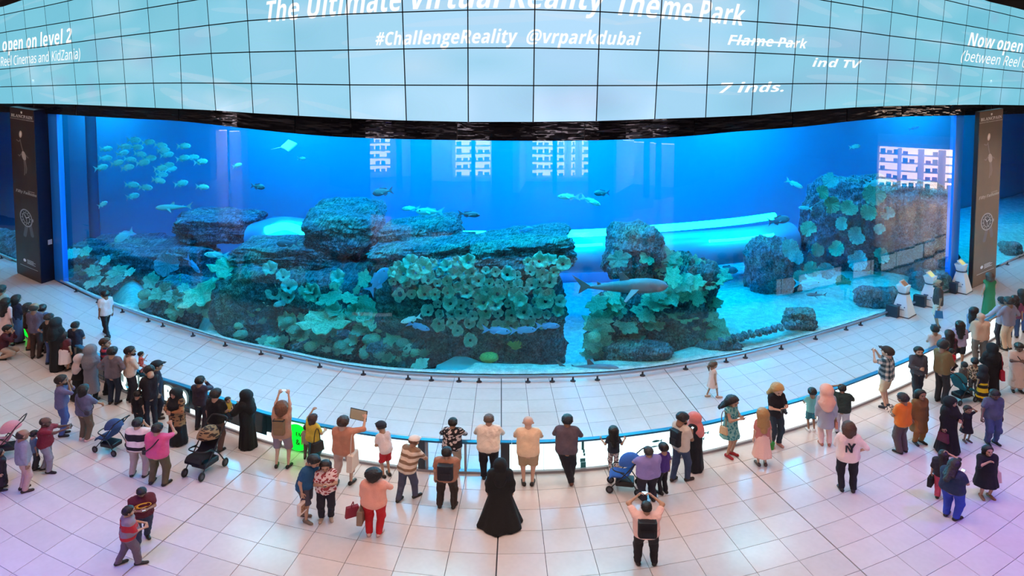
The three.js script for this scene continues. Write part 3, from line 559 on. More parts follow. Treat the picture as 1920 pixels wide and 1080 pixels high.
{
  rock('big flat-topped boulder high in the left middle of the reef', 575, 722, 383, 462, 4.2, 3.2, { blocky: 0.75, rough: 0.16, detail: 28, rx: 0.12 });
  rock('slanting slab of rock right of the flat-topped boulder', 712, 870, 408, 462, 4.2, 2.6, { blocky: 0.7, rz: 0.14, rough: 0.14, detail: 26 });
  rock('overhanging ledge rock above the cup corals, pointing right', 872, 1080, 434, 505, 1.9, 3.2, { blocky: 0.65, rz: 0.1, rough: 0.17, detail: 28 });
  rock('sunlit sloping ledge in the middle of the reef', 690, 900, 446, 506, 2.6, 2.4, { blocky: 0.6, rz: 0.12, rough: 0.2, detail: 26 });
  rock('long low ledge under the flat-topped boulder', 436, 705, 448, 510, 3.6, 2.8, { blocky: 0.6, rough: 0.2, detail: 26 });
  rock('broad dark reef wall at the left of the middle', 405, 745, 478, 705, 2.4, 3.4, { blocky: 0.6, rough: 0.2, detail: 30 });
  rock('broad dark reef wall carrying the cup corals', 700, 1068, 470, 712, 1.7, 2.8, { blocky: 0.75, rough: 0.13, detail: 30 });
  rock('round boulder with a pale patch on top of the coral tower', 1133, 1243, 416, 530, 2.2, 2.4, { blocky: 0.35, rough: 0.22, detail: 30, rz: -0.1 });
  rock('jutting right shoulder of the coral tower', 1215, 1345, 472, 640, 1.7, 2.2, { blocky: 0.45, rough: 0.24, detail: 28, rz: -0.2 });
  rock('wide coral-covered tower of rock under the round boulder', 1102, 1340, 532, 716, 1.5, 2.4, { blocky: 0.55, rough: 0.2, detail: 30 });
  rock('low reef mound at the far left bottom', 122, 300, 508, 640, 3.2, 3.0, { blocky: 0.4, rough: 0.25, detail: 26 });
  rock('reef mound in front of the dark blue hollow at left', 270, 470, 520, 640, 2.6, 3.0, { blocky: 0.45, rough: 0.24, detail: 28 });
  rock('distant shelf of rock left of the glowing tunnel mouth', 330, 500, 395, 450, 8.5, 3, { blocky: 0.55, rough: 0.2 });
  rock('distant dark reef hump at the left', 130, 345, 440, 540, 7.5, 3, { blocky: 0.4, rough: 0.25 });
  rock('dim tall rock stack at the right of the tunnel', 1400, 1500, 440, 600, 5.0, 2.0, { blocky: 0.5, rough: 0.2 });
  rock('dim reef slope behind the leaf corals at right', 1490, 1790, 330, 590, 4.4, 3.2, { blocky: 0.45, rough: 0.22, detail: 26 });
  rock('small dark boulder on the sand left of the stands', 1467, 1530, 578, 624, 0.42, 0.9, { blocky: 0.5 });
  rock('wide low boulder on the sand near the stands', 1600, 1690, 538, 580, 0.4, 1.0, { blocky: 0.5 });
  rock('dark boulder on the sand behind the middle stand', 1705, 1785, 508, 560, 0.35, 0.9, { blocky: 0.45 });
  rock('flat dark rock at the foot of the coral tower', 1300, 1392, 640, 678, 0.35, 0.8, { blocky: 0.5 });
  rock('squat base rock before the coral tower', 1128, 1262, 640, 706, 0.35, 1.2, { blocky: 0.6 });
  rock('dark boulder on sand beyond the brown pillar', 1876, 1915, 452, 484, 0.4, 0.8, { blocky: 0.4 });
  rock('dim rock hump beyond the left pillar', -40, 30, 430, 500, 2.2, 1.5, { blocky: 0.4 });
  rock('reef block left of the broad wall, low by the glass', 420, 560, 590, 684, 1.2, 1.8, { blocky: 0.5, rough: 0.25, detail: 24 });
  rock('reef block under the plate coral stack by the glass', 545, 690, 625, 704, 1.0, 1.8, { blocky: 0.5, rough: 0.25, detail: 24 });
  rock('reef block right of the yellow branching coral', 680, 812, 630, 712, 0.9, 1.6, { blocky: 0.5, rough: 0.25, detail: 24 });
  rock('leaning reef block at the left reef mound foot', 265, 350, 560, 622, 1.2, 1.4, { blocky: 0.4, rough: 0.25 });
  rock('low reef block beside the left sand patch', 118, 185, 505, 560, 1.4, 1.4, { blocky: 0.4, rough: 0.25 });
  rock('dim reef shelf behind the blue leaf coral', 180, 420, 455, 545, 5.2, 2.4, { blocky: 0.5, rough: 0.22, detail: 24 });
  rock('dim low ridge right of the coral tower', 1335, 1480, 545, 612, 5.4, 2.2, { blocky: 0.35, rough: 0.28, detail: 24 });
  rock('dim low ridge below the leaf corals', 1470, 1640, 515, 580, 5.0, 2.2, { blocky: 0.35, rough: 0.28, detail: 24 });
  rock('dim low ridge at the right end of the tank', 1620, 1790, 470, 545, 4.6, 2.2, { blocky: 0.35, rough: 0.28, detail: 24 });
  rock('hazy far reef ridge at the right', 1240, 1400, 545, 600, 8.5, 2.2, { blocky: 0.35, rough: 0.28 });
  const r = rng(12);
  for (let i = 0; i < 14; i++) { const x = 1352 + i * 11 + r() * 4, y = 640 - i * 2.6 - r() * 3; rock('small dark stone in the row along the sand strip', x - 6, x + 6, y - 5, y + 6, 0.4, 0.4 + r() * 0.2, { blocky: 0.2, rough: 0.3, detail: 7 }).userData.group = 'stones along the sand strip'; }
  // dark pipe column at the left
  const a = aq(170, 235, 8), b = aq(170, 460, 8); b.x = a.x; b.z = a.z;
  mesh('pipe_column', bar(b, a.clone().setY(9), 0.28, 16), std({ color: rgb(0.02, 0.05, 0.09), roughness: 0.7 }), 'dark vertical pipe column in the water at far left', 'pipe');
}
// walk-through tunnel of acrylic with glowing tubes for the lamp glare on it, far behind the reef
{
  const acrylic = std({ color: rgb(0.12, 0.34, 0.46), roughness: 0.25 }), lamp = std({ color: rgb(0.9, 1, 1), emissive: rgb(1.0, 0.3, 0.24), emissiveIntensity: 60 });  // glow material draws the lamp reflections along the acrylic
  const t = group('tunnel', 'pale walk-through tunnel with a glowing streak for reflected light behind the reef', 'tunnel');
  const path = [[820, 476], [960, 478], [1100, 476], [1250, 470], [1400, 458], [1480, 448]].map(([x, y]) => aq(x, y, 8.8));
  const curve = new THREE.CatmullRomCurve3(path);
  part(t, 'tube', new THREE.TubeGeometry(curve, 60, 0.85, 20), acrylic);
  const strip = [[862, 440], [960, 440], [1100, 437], [1250, 427], [1380, 415], [1452, 405]].map(([x, y]) => aq(x, y, 7.6));
  part(t, 'light_strip', new THREE.TubeGeometry(new THREE.CatmullRomCurve3(strip), 50, 0.17, 10), lamp);
  const strip2 = [[1330, 452], [1380, 449], [1450, 440]].map(([x, y]) => aq(x, y, 7.5));
  part(t, 'light_strip', new THREE.TubeGeometry(new THREE.CatmullRomCurve3(strip2), 20, 0.07, 8), lamp);
  const strip3 = [[1070, 461], [1100, 460], [1130, 458]].map(([x, y]) => aq(x, y, 7.5));
  part(t, 'light_strip', new THREE.TubeGeometry(new THREE.CatmullRomCurve3(strip3), 12, 0.07, 8), lamp);
  const m = group('tunnel_mouth', 'glowing white tunnel mouth left of the flat-topped boulder', 'tunnel');
  const p = [[500, 432], [535, 424], [575, 436]].map(([x, y]) => aq(x, y, 8));
  part(m, 'light_strip', new THREE.TubeGeometry(new THREE.CatmullRomCurve3(p), 20, 0.2, 10), lamp);
  const p2 = [[480, 452], [530, 440], [600, 452]].map(([x, y]) => aq(x, y, 9.2));
  part(m, 'tube', new THREE.TubeGeometry(new THREE.CatmullRomCurve3(p2), 20, 0.9, 16), acrylic);
}
// ---------------------------------------------------------------- corals
const coralTex = (() => { const a = tileNoise(60, 51), b = tileNoise(18, 52); return dataTex(256, 256, (u, v) => { const k = clamp(150 + 150 * (0.6 * a(u, v) + 0.4 * b(u, v)), 0, 255) * 0.9; return [k * 0.9, k, k * 0.93]; }); })();
const coralMat = (r, g, b) => std({ map: coralTex, bumpMap: rockBump, bumpScale: 0.02, color: rgb(r, g, b), roughness: 0.9, side: THREE.DoubleSide });
const coralMats = { pale: [coralMat(0.85, 1, 0.9), coralMat(0.6, 0.85, 0.75), coralMat(1, 1, 0.97)], green: [coralMat(0.42, 0.72, 0.56), coralMat(0.32, 0.58, 0.48), coralMat(0.6, 0.9, 0.68)], yellow: [coralMat(1, 0.85, 0.25)], blue: [coralMat(0.45, 0.6, 0.9)], leaf: [coralMat(0.95, 1, 0.75), coralMat(0.7, 0.95, 1), coralMat(0.85, 1, 0.85)] };  // several coral colours hold less red, a water-lit tone put into them
function sheet(nu, nv, f, thick = 0) {                            // a curled sheet r, a -> point, as a surface with two faces when thick
  const pos = [], uv = [], idx = [];
  for (const s of thick ? [0, 1] : [0]) for (let i = 0; i <= nu; i++) for (let j = 0; j <= nv; j++) { const p = f(i / nu * Math.PI * 2, j / nv, s ? -thick : 0); pos.push(...p); uv.push(i / nu * 2, j / nv); }
  const off = (nu + 1) * (nv + 1);
  for (const s of thick ? [0, 1] : [0]) for (let i = 0; i < nu; i++) for (let j = 0; j < nv; j++) { const a = s * off + i * (nv + 1) + j, b = a + nv + 1; if (s) idx.push(a, a + 1, b, b, a + 1, b + 1); else idx.push(a, b, a + 1, b, b + 1, a + 1); }
  if (thick) for (let i = 0; i < nu; i++) { const a = i * (nv + 1) + nv, b = a + nv + 1; idx.push(a, b, a + off, b, b + off, a + off); }
  const g = new THREE.BufferGeometry(); g.setAttribute('position', new THREE.Float32BufferAttribute(pos, 3)); g.setAttribute('uv', new THREE.Float32BufferAttribute(uv, 2)); g.setIndex(idx); g.computeVertexNormals(); return g;
}
const cupGeos = [0, 1, 2, 3].map((k) => sheet(40, 8, (a, t, d) => {                    // open ruffled cup, rim radius about 1, axis +y
  const ruff = 1 + t * t * (0.07 * Math.sin(a * (3 + k) + k) + 0.05 * Math.sin(a * 8 + 2 * k)), r = (0.2 + 0.8 * Math.pow(t, 1.25)) * ruff - d * 0.5;
  return [Math.cos(a) * r, 1.05 * Math.pow(t, 1.15) - 0.32 * Math.pow(t, 4) + 0.2 * t * t * Math.sin(a * (4 + k) + 1) + 0.1 * t * t * Math.sin(a * 9 + k) + d, Math.sin(a) * r];
}, 0.08));
const plateGeos = [0, 1, 2].map((k) => sheet(40, 5, (a, t, d) => {                     // wide thin plate with a lobed edge
  const lobe = 1 + t * (0.14 * Math.sin(a * 5 + k * 2) + 0.1 * Math.sin(a * 11 + k) + 0.05 * Math.sin(a * 19)), r = t * lobe;
  return [Math.cos(a) * r * 1.1, 0.12 * t * t + 0.06 * t * Math.sin(a * 7 + k) + d, Math.sin(a) * r * 0.8];
}, 0.08));
const leafGeos = [0, 1].map((k) => sheet(60, 6, (a, t, d) => {                         // round ribbed leaf, facing +z
  const notch = 1 - 0.35 * Math.exp(-Math.pow((a - 4.71) * 2.6, 2)) * t, r = t * notch * (1 + 0.05 * Math.sin(a * 12 + k));
  return [Math.cos(a) * r, Math.sin(a) * r, 0.26 * t * t + 0.085 * t * Math.sin(a * 15) + 0.14 * t * Math.sin(a * 3 + k) - d];
}, 0.05));
const domeGeo = (() => { const g = mergeVertices(new THREE.IcosahedronGeometry(1, 9).deleteAttribute('normal').deleteAttribute('uv'), 1e-4), P = g.attributes.position, uv = []; for (let i = 0; i < P.count; i++) { const x = P.getX(i), y = P.getY(i), z = P.getZ(i), k = 1 + 0.06 * Math.sin(x * 14 + 3 * Math.sin(y * 9)) * Math.sin(z * 13) + 0.1 * fbm(x * 2, y * 2, z * 2, 2); uv.push(Math.atan2(z, x) / 3.14, y); P.setXYZ(i, x * k, y * k * 0.8, z * k); } g.setAttribute('uv', new THREE.Float32BufferAttribute(uv, 2)); g.computeVertexNormals(); return g; })();
const branchGeo = (() => { const r = rng(61), list = []; for (let i = 0; i < 26; i++) { const a = r() * 6.28, l = 0.4 + r() * 0.5, b = V(Math.cos(a) * 0.9 * r(), l, Math.sin(a) * 0.9 * r()), m = b.clone().multiplyScalar(0.6); list.push(bar(V(0, 0, 0), b, 0.09, 5, 0.05)); for (let k = 0; k < 3; k++) list.push(bar(m, m.clone().add(V(r() - 0.5, 0.3 + 0.2 * r(), r() - 0.5).multiplyScalar(0.7)), 0.06, 4, 0.03)); } return merge(list); })();
function coral(name, geo, mat, px, py, behind, rpx, label, grp, rot, sc = [1, 1, 1]) {
  const p = aq(px, py, behind), k = rpx * perPx(p), m = mesh(name, geo, mat, label, 'coral', grp); m.position.copy(p); m.scale.set(k * sc[0], k * sc[1], k * sc[2]); m.rotation.set(...rot); return m;
}
{
  const r = rng(101), pick = (a) => a[Math.floor(r() * a.length)];
  // the dense bank of cups on the middle reef wall
  const spots = [];
  const rowsOf = [[496, 745, 1050, 21], [514, 732, 1040, 20], [532, 735, 1046, 19], [550, 745, 1050, 20], [568, 790, 1052, 21], [588, 800, 1048, 22], [608, 822, 1030, 26]];
  for (const [y, x0, x1, step] of rowsOf) for (let x = x0; x < x1; x += step * (0.85 + 0.4 * r())) spots.push([x + r() * 6, y + r() * 12 - 6]);
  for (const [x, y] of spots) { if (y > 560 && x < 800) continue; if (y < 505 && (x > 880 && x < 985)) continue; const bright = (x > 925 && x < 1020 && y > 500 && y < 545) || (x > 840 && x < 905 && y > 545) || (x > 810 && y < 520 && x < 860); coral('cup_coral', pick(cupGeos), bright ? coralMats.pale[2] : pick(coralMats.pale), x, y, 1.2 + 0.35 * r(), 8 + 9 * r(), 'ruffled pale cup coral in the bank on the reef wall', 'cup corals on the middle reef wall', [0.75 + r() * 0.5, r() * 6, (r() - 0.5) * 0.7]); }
  for (const [x, y, s] of [[508, 506, 14], [531, 520, 13], [490, 543, 12], [516, 552, 15], [541, 540, 15], [505, 562, 12], [541, 558, 13]]) coral('cup_coral', pick(cupGeos), coralMats.pale[2], x, y, 1.9, s, 'pale cup coral in the small cluster at the left', 'cup corals of the left cluster', [0.9, r() * 6, r() - 0.5]);
  for (const [x, y, s, l] of [[882, 638, 13, 'round cup coral below the cup bank at left'], [858, 620, 11, 'smaller cup coral under the cup bank'], [975, 562, 14, 'large dark-centred cup coral right of the middle']]) coral('cup_coral', cupGeos[0], coralMats.pale[1], x, y, 1.1, s, l, null, [1.2, 0.4, 0]);
  coral('yellow_coral', branchGeo, coralMats.yellow[0], 967, 655, 1.0, 19, 'yellow-green bushy coral under the cup bank', null, [0.3, 0, 0]);
  coral('yellow_coral', branchGeo, coralMats.yellow[0], 764, 668, 1.4, 20, 'yellow branching coral near the glass at left', null, [0.3, 1, 0]);
  coral('yellow_coral', branchGeo, coralMats.leaf[0], 662, 645, 1.8, 20, 'pale branching coral below the big plate coral', null, [0.3, 2, 0]);
  coral('dome_coral', domeGeo, coralMats.yellow[0], 917, 670, 0.95, 18, 'yellow dome coral low at the middle', null, [0, 0, 0], [1, 0.65, 0.8]);
  coral('dome_coral', domeGeo, coralMats.leaf[0], 1114, 632, 1.0, 13, 'pale knobbly coral left of the tower foot', null, [0, 0, 0]);
  // plates on the tower and elsewhere
  const plates = [];
  for (let i = 0; i < 46; i++) { const t = i / 46, y = 486 + 178 * t, half = 60 + 62 * smooth(0, 0.5, t); plates.push([1228 + (r() * 2 - 1) * half + (t < 0.25 ? 45 : 0), y + r() * 10, 15 + r() * 13]); }
  for (const [x, y, s] of plates) { if (x < 1235 && y < 525) continue; coral('plate_coral', pick(plateGeos), pick(coralMats.green), x, y, 1.35 + 0.3 * r() + (y < 520 ? 0.7 : 0), s, 'green plate coral jutting from the coral tower', 'plate corals on the coral tower', [0.45 + r() * 0.35, r() * 6, (r() - 0.5) * 0.5]); }
  for (const [x, y, s] of [[1250, 480, 22], [1270, 495, 20], [1285, 512, 20], [1300, 530, 20], [1262, 520, 20], [1305, 555, 20], [1240, 500, 16], [1120, 570, 20], [1130, 595, 20], [1150, 570, 18], [1325, 590, 20], [1330, 620, 22], [1115, 610, 18]]) coral('plate_coral', pick(plateGeos), pick(coralMats.green), x, y, 1.3 + (y < 520 ? 1.0 : 0), s, 'green plate coral jutting from the coral tower', 'plate corals on the coral tower', [0.5 + r() * 0.3, r() * 6, (r() - 0.5) * 0.4]);
  coral('encrusting_coral', plateGeos[1], coralMats.pale[2], 1160, 486, 2.05, 20, 'pale yellowish patch of coral on the round boulder', null, [1.45, 0.3, 0.2], [1, 1, 1]);
  coral('encrusting_coral', plateGeos[2], coralMats.green[2], 1215, 478, 2.2, 20, 'green lacy coral on the right flank of the round boulder', null, [1.3, 0.8, -0.4]);
  [[608, 605, 42, 'wide stacked plate coral left of the reef centre'], [575, 618, 30, 'lower plate coral in the stack at left'], [690, 590, 34, 'bright flat-topped plate coral in the lower reef'], [695, 618, 26, 'square pale plate coral under the flat-topped one'], [380, 552, 40, 'broad plate coral above the left reef mound'], [345, 560, 30, 'dim plate coral at the left reef mound'], [430, 505, 36, 'dim plate coral under the tunnel mouth'], [465, 520, 28, 'small plate coral left of the cup cluster'], [330, 580, 26, 'low plate coral near the left sand patch'], [480, 590, 22, 'round plate coral in front of the left reef wall'], [620, 560, 24, 'dark plate coral in the reef hollow'], [500, 630, 26, 'plate coral close to the glass left of centre'], [655, 560, 18, 'thin bright-edged plate coral in the reef hollow']].forEach(([x, y, s, l], i) => coral('plate_coral', plateGeos[i % 3], i < 5 ? coralMats.green[2] : coralMats.green[i % 2], x, y, 1.2 + (i % 4) * 0.35, s, l, null, [0.55, i, 0.05], [1, 1, 0.8]));
  // domes and bushes of the low front reef
  for (let i = 0; i < 90; i++) {
    const x = 130 + (i / 90) * 670 + r() * 10, base = spline(glassBase)(x), y = base - 14 - r() * 66, near = 0.5 + (base - y) / 75;
    if (y > base - 40 && ((x > 178 && x < 270) || (x > 340 && x < 412))) continue;
    const q = r(), kind = q < 0.25 ? ['bush_coral', branchGeo, 'small bushy coral on the low front reef', 'bush corals on the low front reef'] : q < 0.6 ? ['plate_coral', pick(plateGeos), 'small plate coral on the low front reef', 'plate corals on the low front reef'] : ['dome_coral', domeGeo, 'small dome coral on the low front reef', 'dome corals on the low front reef'];
    coral(kind[0], kind[1], pick(r() < 0.75 ? coralMats.green : coralMats.pale.slice(0, 2)), x, y, near, (q >= 0.6 ? 6 : 10) + r() * 9, kind[2], kind[3], [0.35 * (q >= 0.25 && q < 0.6 ? 1.6 : 0.5), r() * 6, (r() - 0.5) * 0.4], [1, 0.7 + 0.3 * r(), 1]);
  }
  for (let i = 0; i < 46; i++) {
    const x = 415 + r() * 310, y = 512 + r() * 150; if (x > 480 && x < 560 && y < 575) continue;
    const q = r(); coral(q < 0.6 ? 'plate_coral' : 'cup_coral', q < 0.6 ? pick(plateGeos) : pick(cupGeos), pick(q < 0.85 ? coralMats.green : coralMats.pale), x, y, 1.85 + 0.3 * r(), 8 + 10 * r(), q < 0.6 ? 'green plate coral growing on the left reef wall' : 'small cup coral growing on the left reef wall', q < 0.6 ? 'plate corals on the left reef wall' : 'cup corals on the left reef wall', [0.6 + 0.5 * r(), r() * 6, (r() - 0.5) * 0.6]);
  }
  // leaf corals at the right and the blue one at the left
  const leaves = [[1516, 430, 15], [1627, 398, 16], [1649, 431, 11], [1608, 441, 17], [1480, 468, 19], [1495, 482, 15], [1610, 488, 20], [1651, 480, 15], [1550, 507, 16], [1522, 505, 15], [1592, 391, 16], [1557, 383, 17], [1559, 338, 15], [1639, 363, 21], [1686, 431, 17], [1697, 468, 12], [1767, 410, 13], [1748, 387, 12], [1569, 466, 15], [1720, 440, 13], [1738, 470, 12], [1540, 360, 13], [1700, 400, 15], [1665, 400, 13], [1580, 420, 13], [1640, 520, 16], [1690, 505, 14], [1580, 530, 15], [1500, 520, 13], [1730, 505, 12], [1532, 468, 13], [1668, 455, 12], [1740, 425, 11]];
  for (const [x, y, s] of leaves) coral('leaf_coral', pick(leafGeos), pick(coralMats.leaf), x, y, 3.7 + r() * 0.5, s, 'big round ribbed leaf coral on the dim right slope', 'leaf corals on the right slope', [-0.3 + (r() - 0.5) * 0.9, (r() - 0.5) * 1.1 - 0.3, r() * 6]);
  coral('leaf_coral', leafGeos[0], coralMats.blue[0], 314, 496, 2.0, 23, 'large round blue leaf coral at the left', null, [-0.1, 0.1, 0.6]);
}
// ---------------------------------------------------------------- fish
function fishGeos(deep, tailSpread) {                            // a fish of length 1, nose at +x
  const prof = (t) => Math.pow(Math.sin(Math.PI * Math.pow(t * 0.97, 0.68)), 1.05) + 0.05, pos = [], idx = [], n = 16, m = 12;
  for (let i = 0; i <= n; i++) { const t = i / n, x = 0.5 - 0.86 * t, h = i === 0 ? 0.01 : prof(t) * deep; for (let j = 0; j < m; j++) { const a = j / m * 6.2832; pos.push(x, Math.sin(a) * h * (Math.sin(a) < 0 ? 0.95 : 1), Math.cos(a) * h * 0.42); if (i < n) { const p = i * m + j, q = i * m + (j + 1) % m; idx.push(p, q, p + m, q, q + m, p + m); } } }
  const body = new THREE.BufferGeometry(); body.setAttribute('position', new THREE.Float32BufferAttribute(pos, 3)); body.setIndex(idx); body.computeVertexNormals();
  const flat = (pts, d = 0.012) => { const s = new THREE.Shape(); pts.forEach(([x, y], i) => i ? s.lineTo(x, y) : s.moveTo(x, y)); return new THREE.ExtrudeGeometry(s, { depth: d, bevelEnabled: false }).translate(0, 0, -d / 2); };
  const w = tailSpread;
  return { body, tail: flat([[-0.3, 0.03], [-0.56, w], [-0.5, w * 0.5], [-0.45, 0], [-0.5, -w * 0.5], [-0.56, -w], [-0.3, -0.03]]), dorsal: flat([[0.2, deep * 0.75], [0.08, deep * 1.35], [-0.02, deep * 1.12], [-0.22, deep * 0.95], [-0.26, deep * 0.5], [0.1, deep * 0.5]]), anal: flat([[-0.02, -deep * 0.7], [-0.1, -deep * 1.25], [-0.25, -deep * 0.8], [-0.26, -deep * 0.4]]), fin: flat([[0.14, 0.0], [0.0, -deep * 0.55], [-0.04, -deep * 0.3], [0.1, 0.04]]) };
}
const fishKinds = { deep: fishGeos(0.185, 0.22), slim: fishGeos(0.125, 0.18) };
const skinOf = { silver: std({ color: rgb(0.95, 1, 1), roughness: 0.35 }), dull: std({ color: rgb(0.08, 0.14, 0.18), roughness: 0.5 }), blue: std({ color: rgb(0.2, 0.45, 0.8), roughness: 0.4 }), white: std({ color: rgb(0.95, 1, 0.98), roughness: 0.4 }) };
const eyeMat = std({ color: rgb(0.01, 0.01, 0.015), roughness: 0.2 });
function fish(px, py, behind, len, right, tilt, kind, skin, label, grp) {
  const g = group('fish', label, 'fish', grp), k = fishKinds[kind], mat = skinOf[skin];
  part(g, 'body', k.body, mat); part(g, 'tail_fin', k.tail, mat); part(g, 'dorsal_fin', k.dorsal, mat); part(g, 'belly_fin', k.anal, mat);
  for (const s of [1, -1]) { const f = part(g, 'side_fin', k.fin, mat); f.position.z = s * 0.06; f.rotation.x = -s * 0.6; const e = part(g, 'eye', eyeGeo, eyeMat); e.position.set(0.36, 0.04, s * (kind === 'deep' ? 0.055 : 0.038)); }
  const p = aq(px, py, behind), q = len * perPx(p); g.position.copy(p); g.scale.setScalar(q); g.rotation.set(0, right ? -0.15 : Math.PI + 0.15, tilt); return g;
}
const eyeGeo = new THREE.SphereGeometry(0.022, 8, 6);
{
  const r = rng(303);
  for (const [x, y] of [[755, 188], [835, 200], [905, 218], [1035, 222], [770, 228], [600, 238], [700, 225], [690, 262], [920, 245], [790, 267], [940, 270], [595, 290], [660, 316], [733, 297], [805, 315], [842, 292], [1085, 285], [1130, 310], [1030, 290], [570, 343], [718, 342], [945, 330], [905, 348], [962, 352], [910, 382], [893, 416], [743, 440], [820, 455], [1020, 432], [1140, 452], [748, 503]])
    fish(x / 3, 200 + y / 3, 1.6 + r() * 1.2, 26 + r() * 4, true, (r() - 0.35) * 0.35, 'deep', 'silver', 'silver-blue fish in the school at the upper left', 'school of fish at the upper left');
  fish(193, 383, 1.6, 22, true, 0.45, 'deep', 'white', 'lone pale fish below the school at left');
  fish(232, 443, 2.2, 40, false, -0.5, 'deep', 'silver', 'speckled pale fish swimming down at far left');
  fish(484, 350, 2.4, 28, true, -0.1, 'deep', 'dull', 'small dark fish above the tunnel mouth');
  fish(538, 456, 3.0, 40, false, 0, 'deep', 'dull', 'dark fish passing the glowing tunnel mouth');
  fish(717, 360, 2.2, 38, false, -0.15, 'deep', 'dull', 'dark fish above the flat-topped boulder');
  fish(805, 397, 2.6, 52, false, 0.05, 'slim', 'silver', 'large silver fish above the slanting slab');
  fish(770, 391, 2.9, 34, false, 0, 'slim', 'white', 'striped pale fish left of the large silver fish');
  fish(880, 402, 2.4, 42, true, -0.05, 'slim', 'dull', 'grey fish right of the slanting slab');
  fish(986, 431, 2.2, 26, true, 0.2, 'deep', 'blue', 'small blue fish in front of the light strip');
  fish(1066, 369, 2.4, 42, false, 0.05, 'slim', 'silver', 'silver fish of the facing pair, left one');
  fish(1108, 377, 2.4, 40, true, -0.4, 'slim', 'white', 'silver fish of the facing pair, right one');
  fish(1128, 362, 2.8, 30, false, 0, 'deep', 'dull', 'dark fish above the facing silver pair');
  fish(1364, 506, 4.5, 40, true, -0.05, 'deep', 'dull', 'dark fish below the tunnel at right');
  fish(1461, 413, 3.4, 40, true, 0.2, 'deep', 'dull', 'dark spiny fish at the right end of the light strip');
  fish(1516, 531, 2.6, 50, true, 0.05, 'slim', 'silver', 'pale fish above the sand strip at right');
  fish(1490, 345, 3.0, 34, true, -0.45, 'slim', 'silver', 'silver fish at the top of the right slope');
  fish(1645, 343, 2.6, 46, true, 0.1, 'slim', 'silver', 'silver fish in front of the upper leaf corals');
  fish(1714, 240, 2.6, 20, true, 0.3, 'slim', 'blue', 'blue fish near the top right corner of the tank');
  fish(770, 599, 0.9, 40, false, -0.25, 'slim', 'white', 'white fish in front of the dark reef hollow');
  fish(785, 612, 1.0, 46, true, -0.25, 'slim', 'blue', 'blue fish just below the white one');
  fish(527, 569, 1.7, 30, false, -0.25, 'deep', 'silver', 'small silver fish near the left cup cluster');
  fish(418, 605, 1.0, 26, false, -0.2, 'slim', 'white', 'small white fish low at the left near the glass');
  fish(932, 620, 0.9, 54, true, -0.05, 'slim', 'blue', 'blue fish below the cup bank, leftmost of the row');
  fish(982, 619, 1.0, 50, true, 0.1, 'slim', 'blue', 'blue fish below the cup bank, middle of the row');
  fish(1028, 611, 1.0, 46, true, 0.05, 'slim', 'blue', 'blue fish below the cup bank, rightmost of the row');
  fish(710, 525, 1.3, 62, true, 0.9, 'deep', 'blue', 'big blue fish with a pale fin diving by the cup bank');
  fish(362, 497, 1.8, 40, true, -0.85, 'slim', 'blue', 'slim fish right of the round blue leaf coral');
  fish(405, 478, 1.9, 44, false, 0.1, 'slim', 'silver', 'pale long-finned fish above the left reef mound');
  fish(445, 310, 2.6, 20, true, 0.3, 'deep', 'white', 'tiny pale fish right of the school');
  fish(566, 297, 2.6, 16, true, 0, 'deep', 'silver', 'tiny fish under the white ray');
  fish(1603, 275, 2.4, 20, true, 0.2, 'deep', 'white', 'bright white fish near the top of the right side');
  fish(1510, 390, 3.0, 28, false, 0.1, 'slim', 'silver', 'small pale fish left of the leaf corals');
}
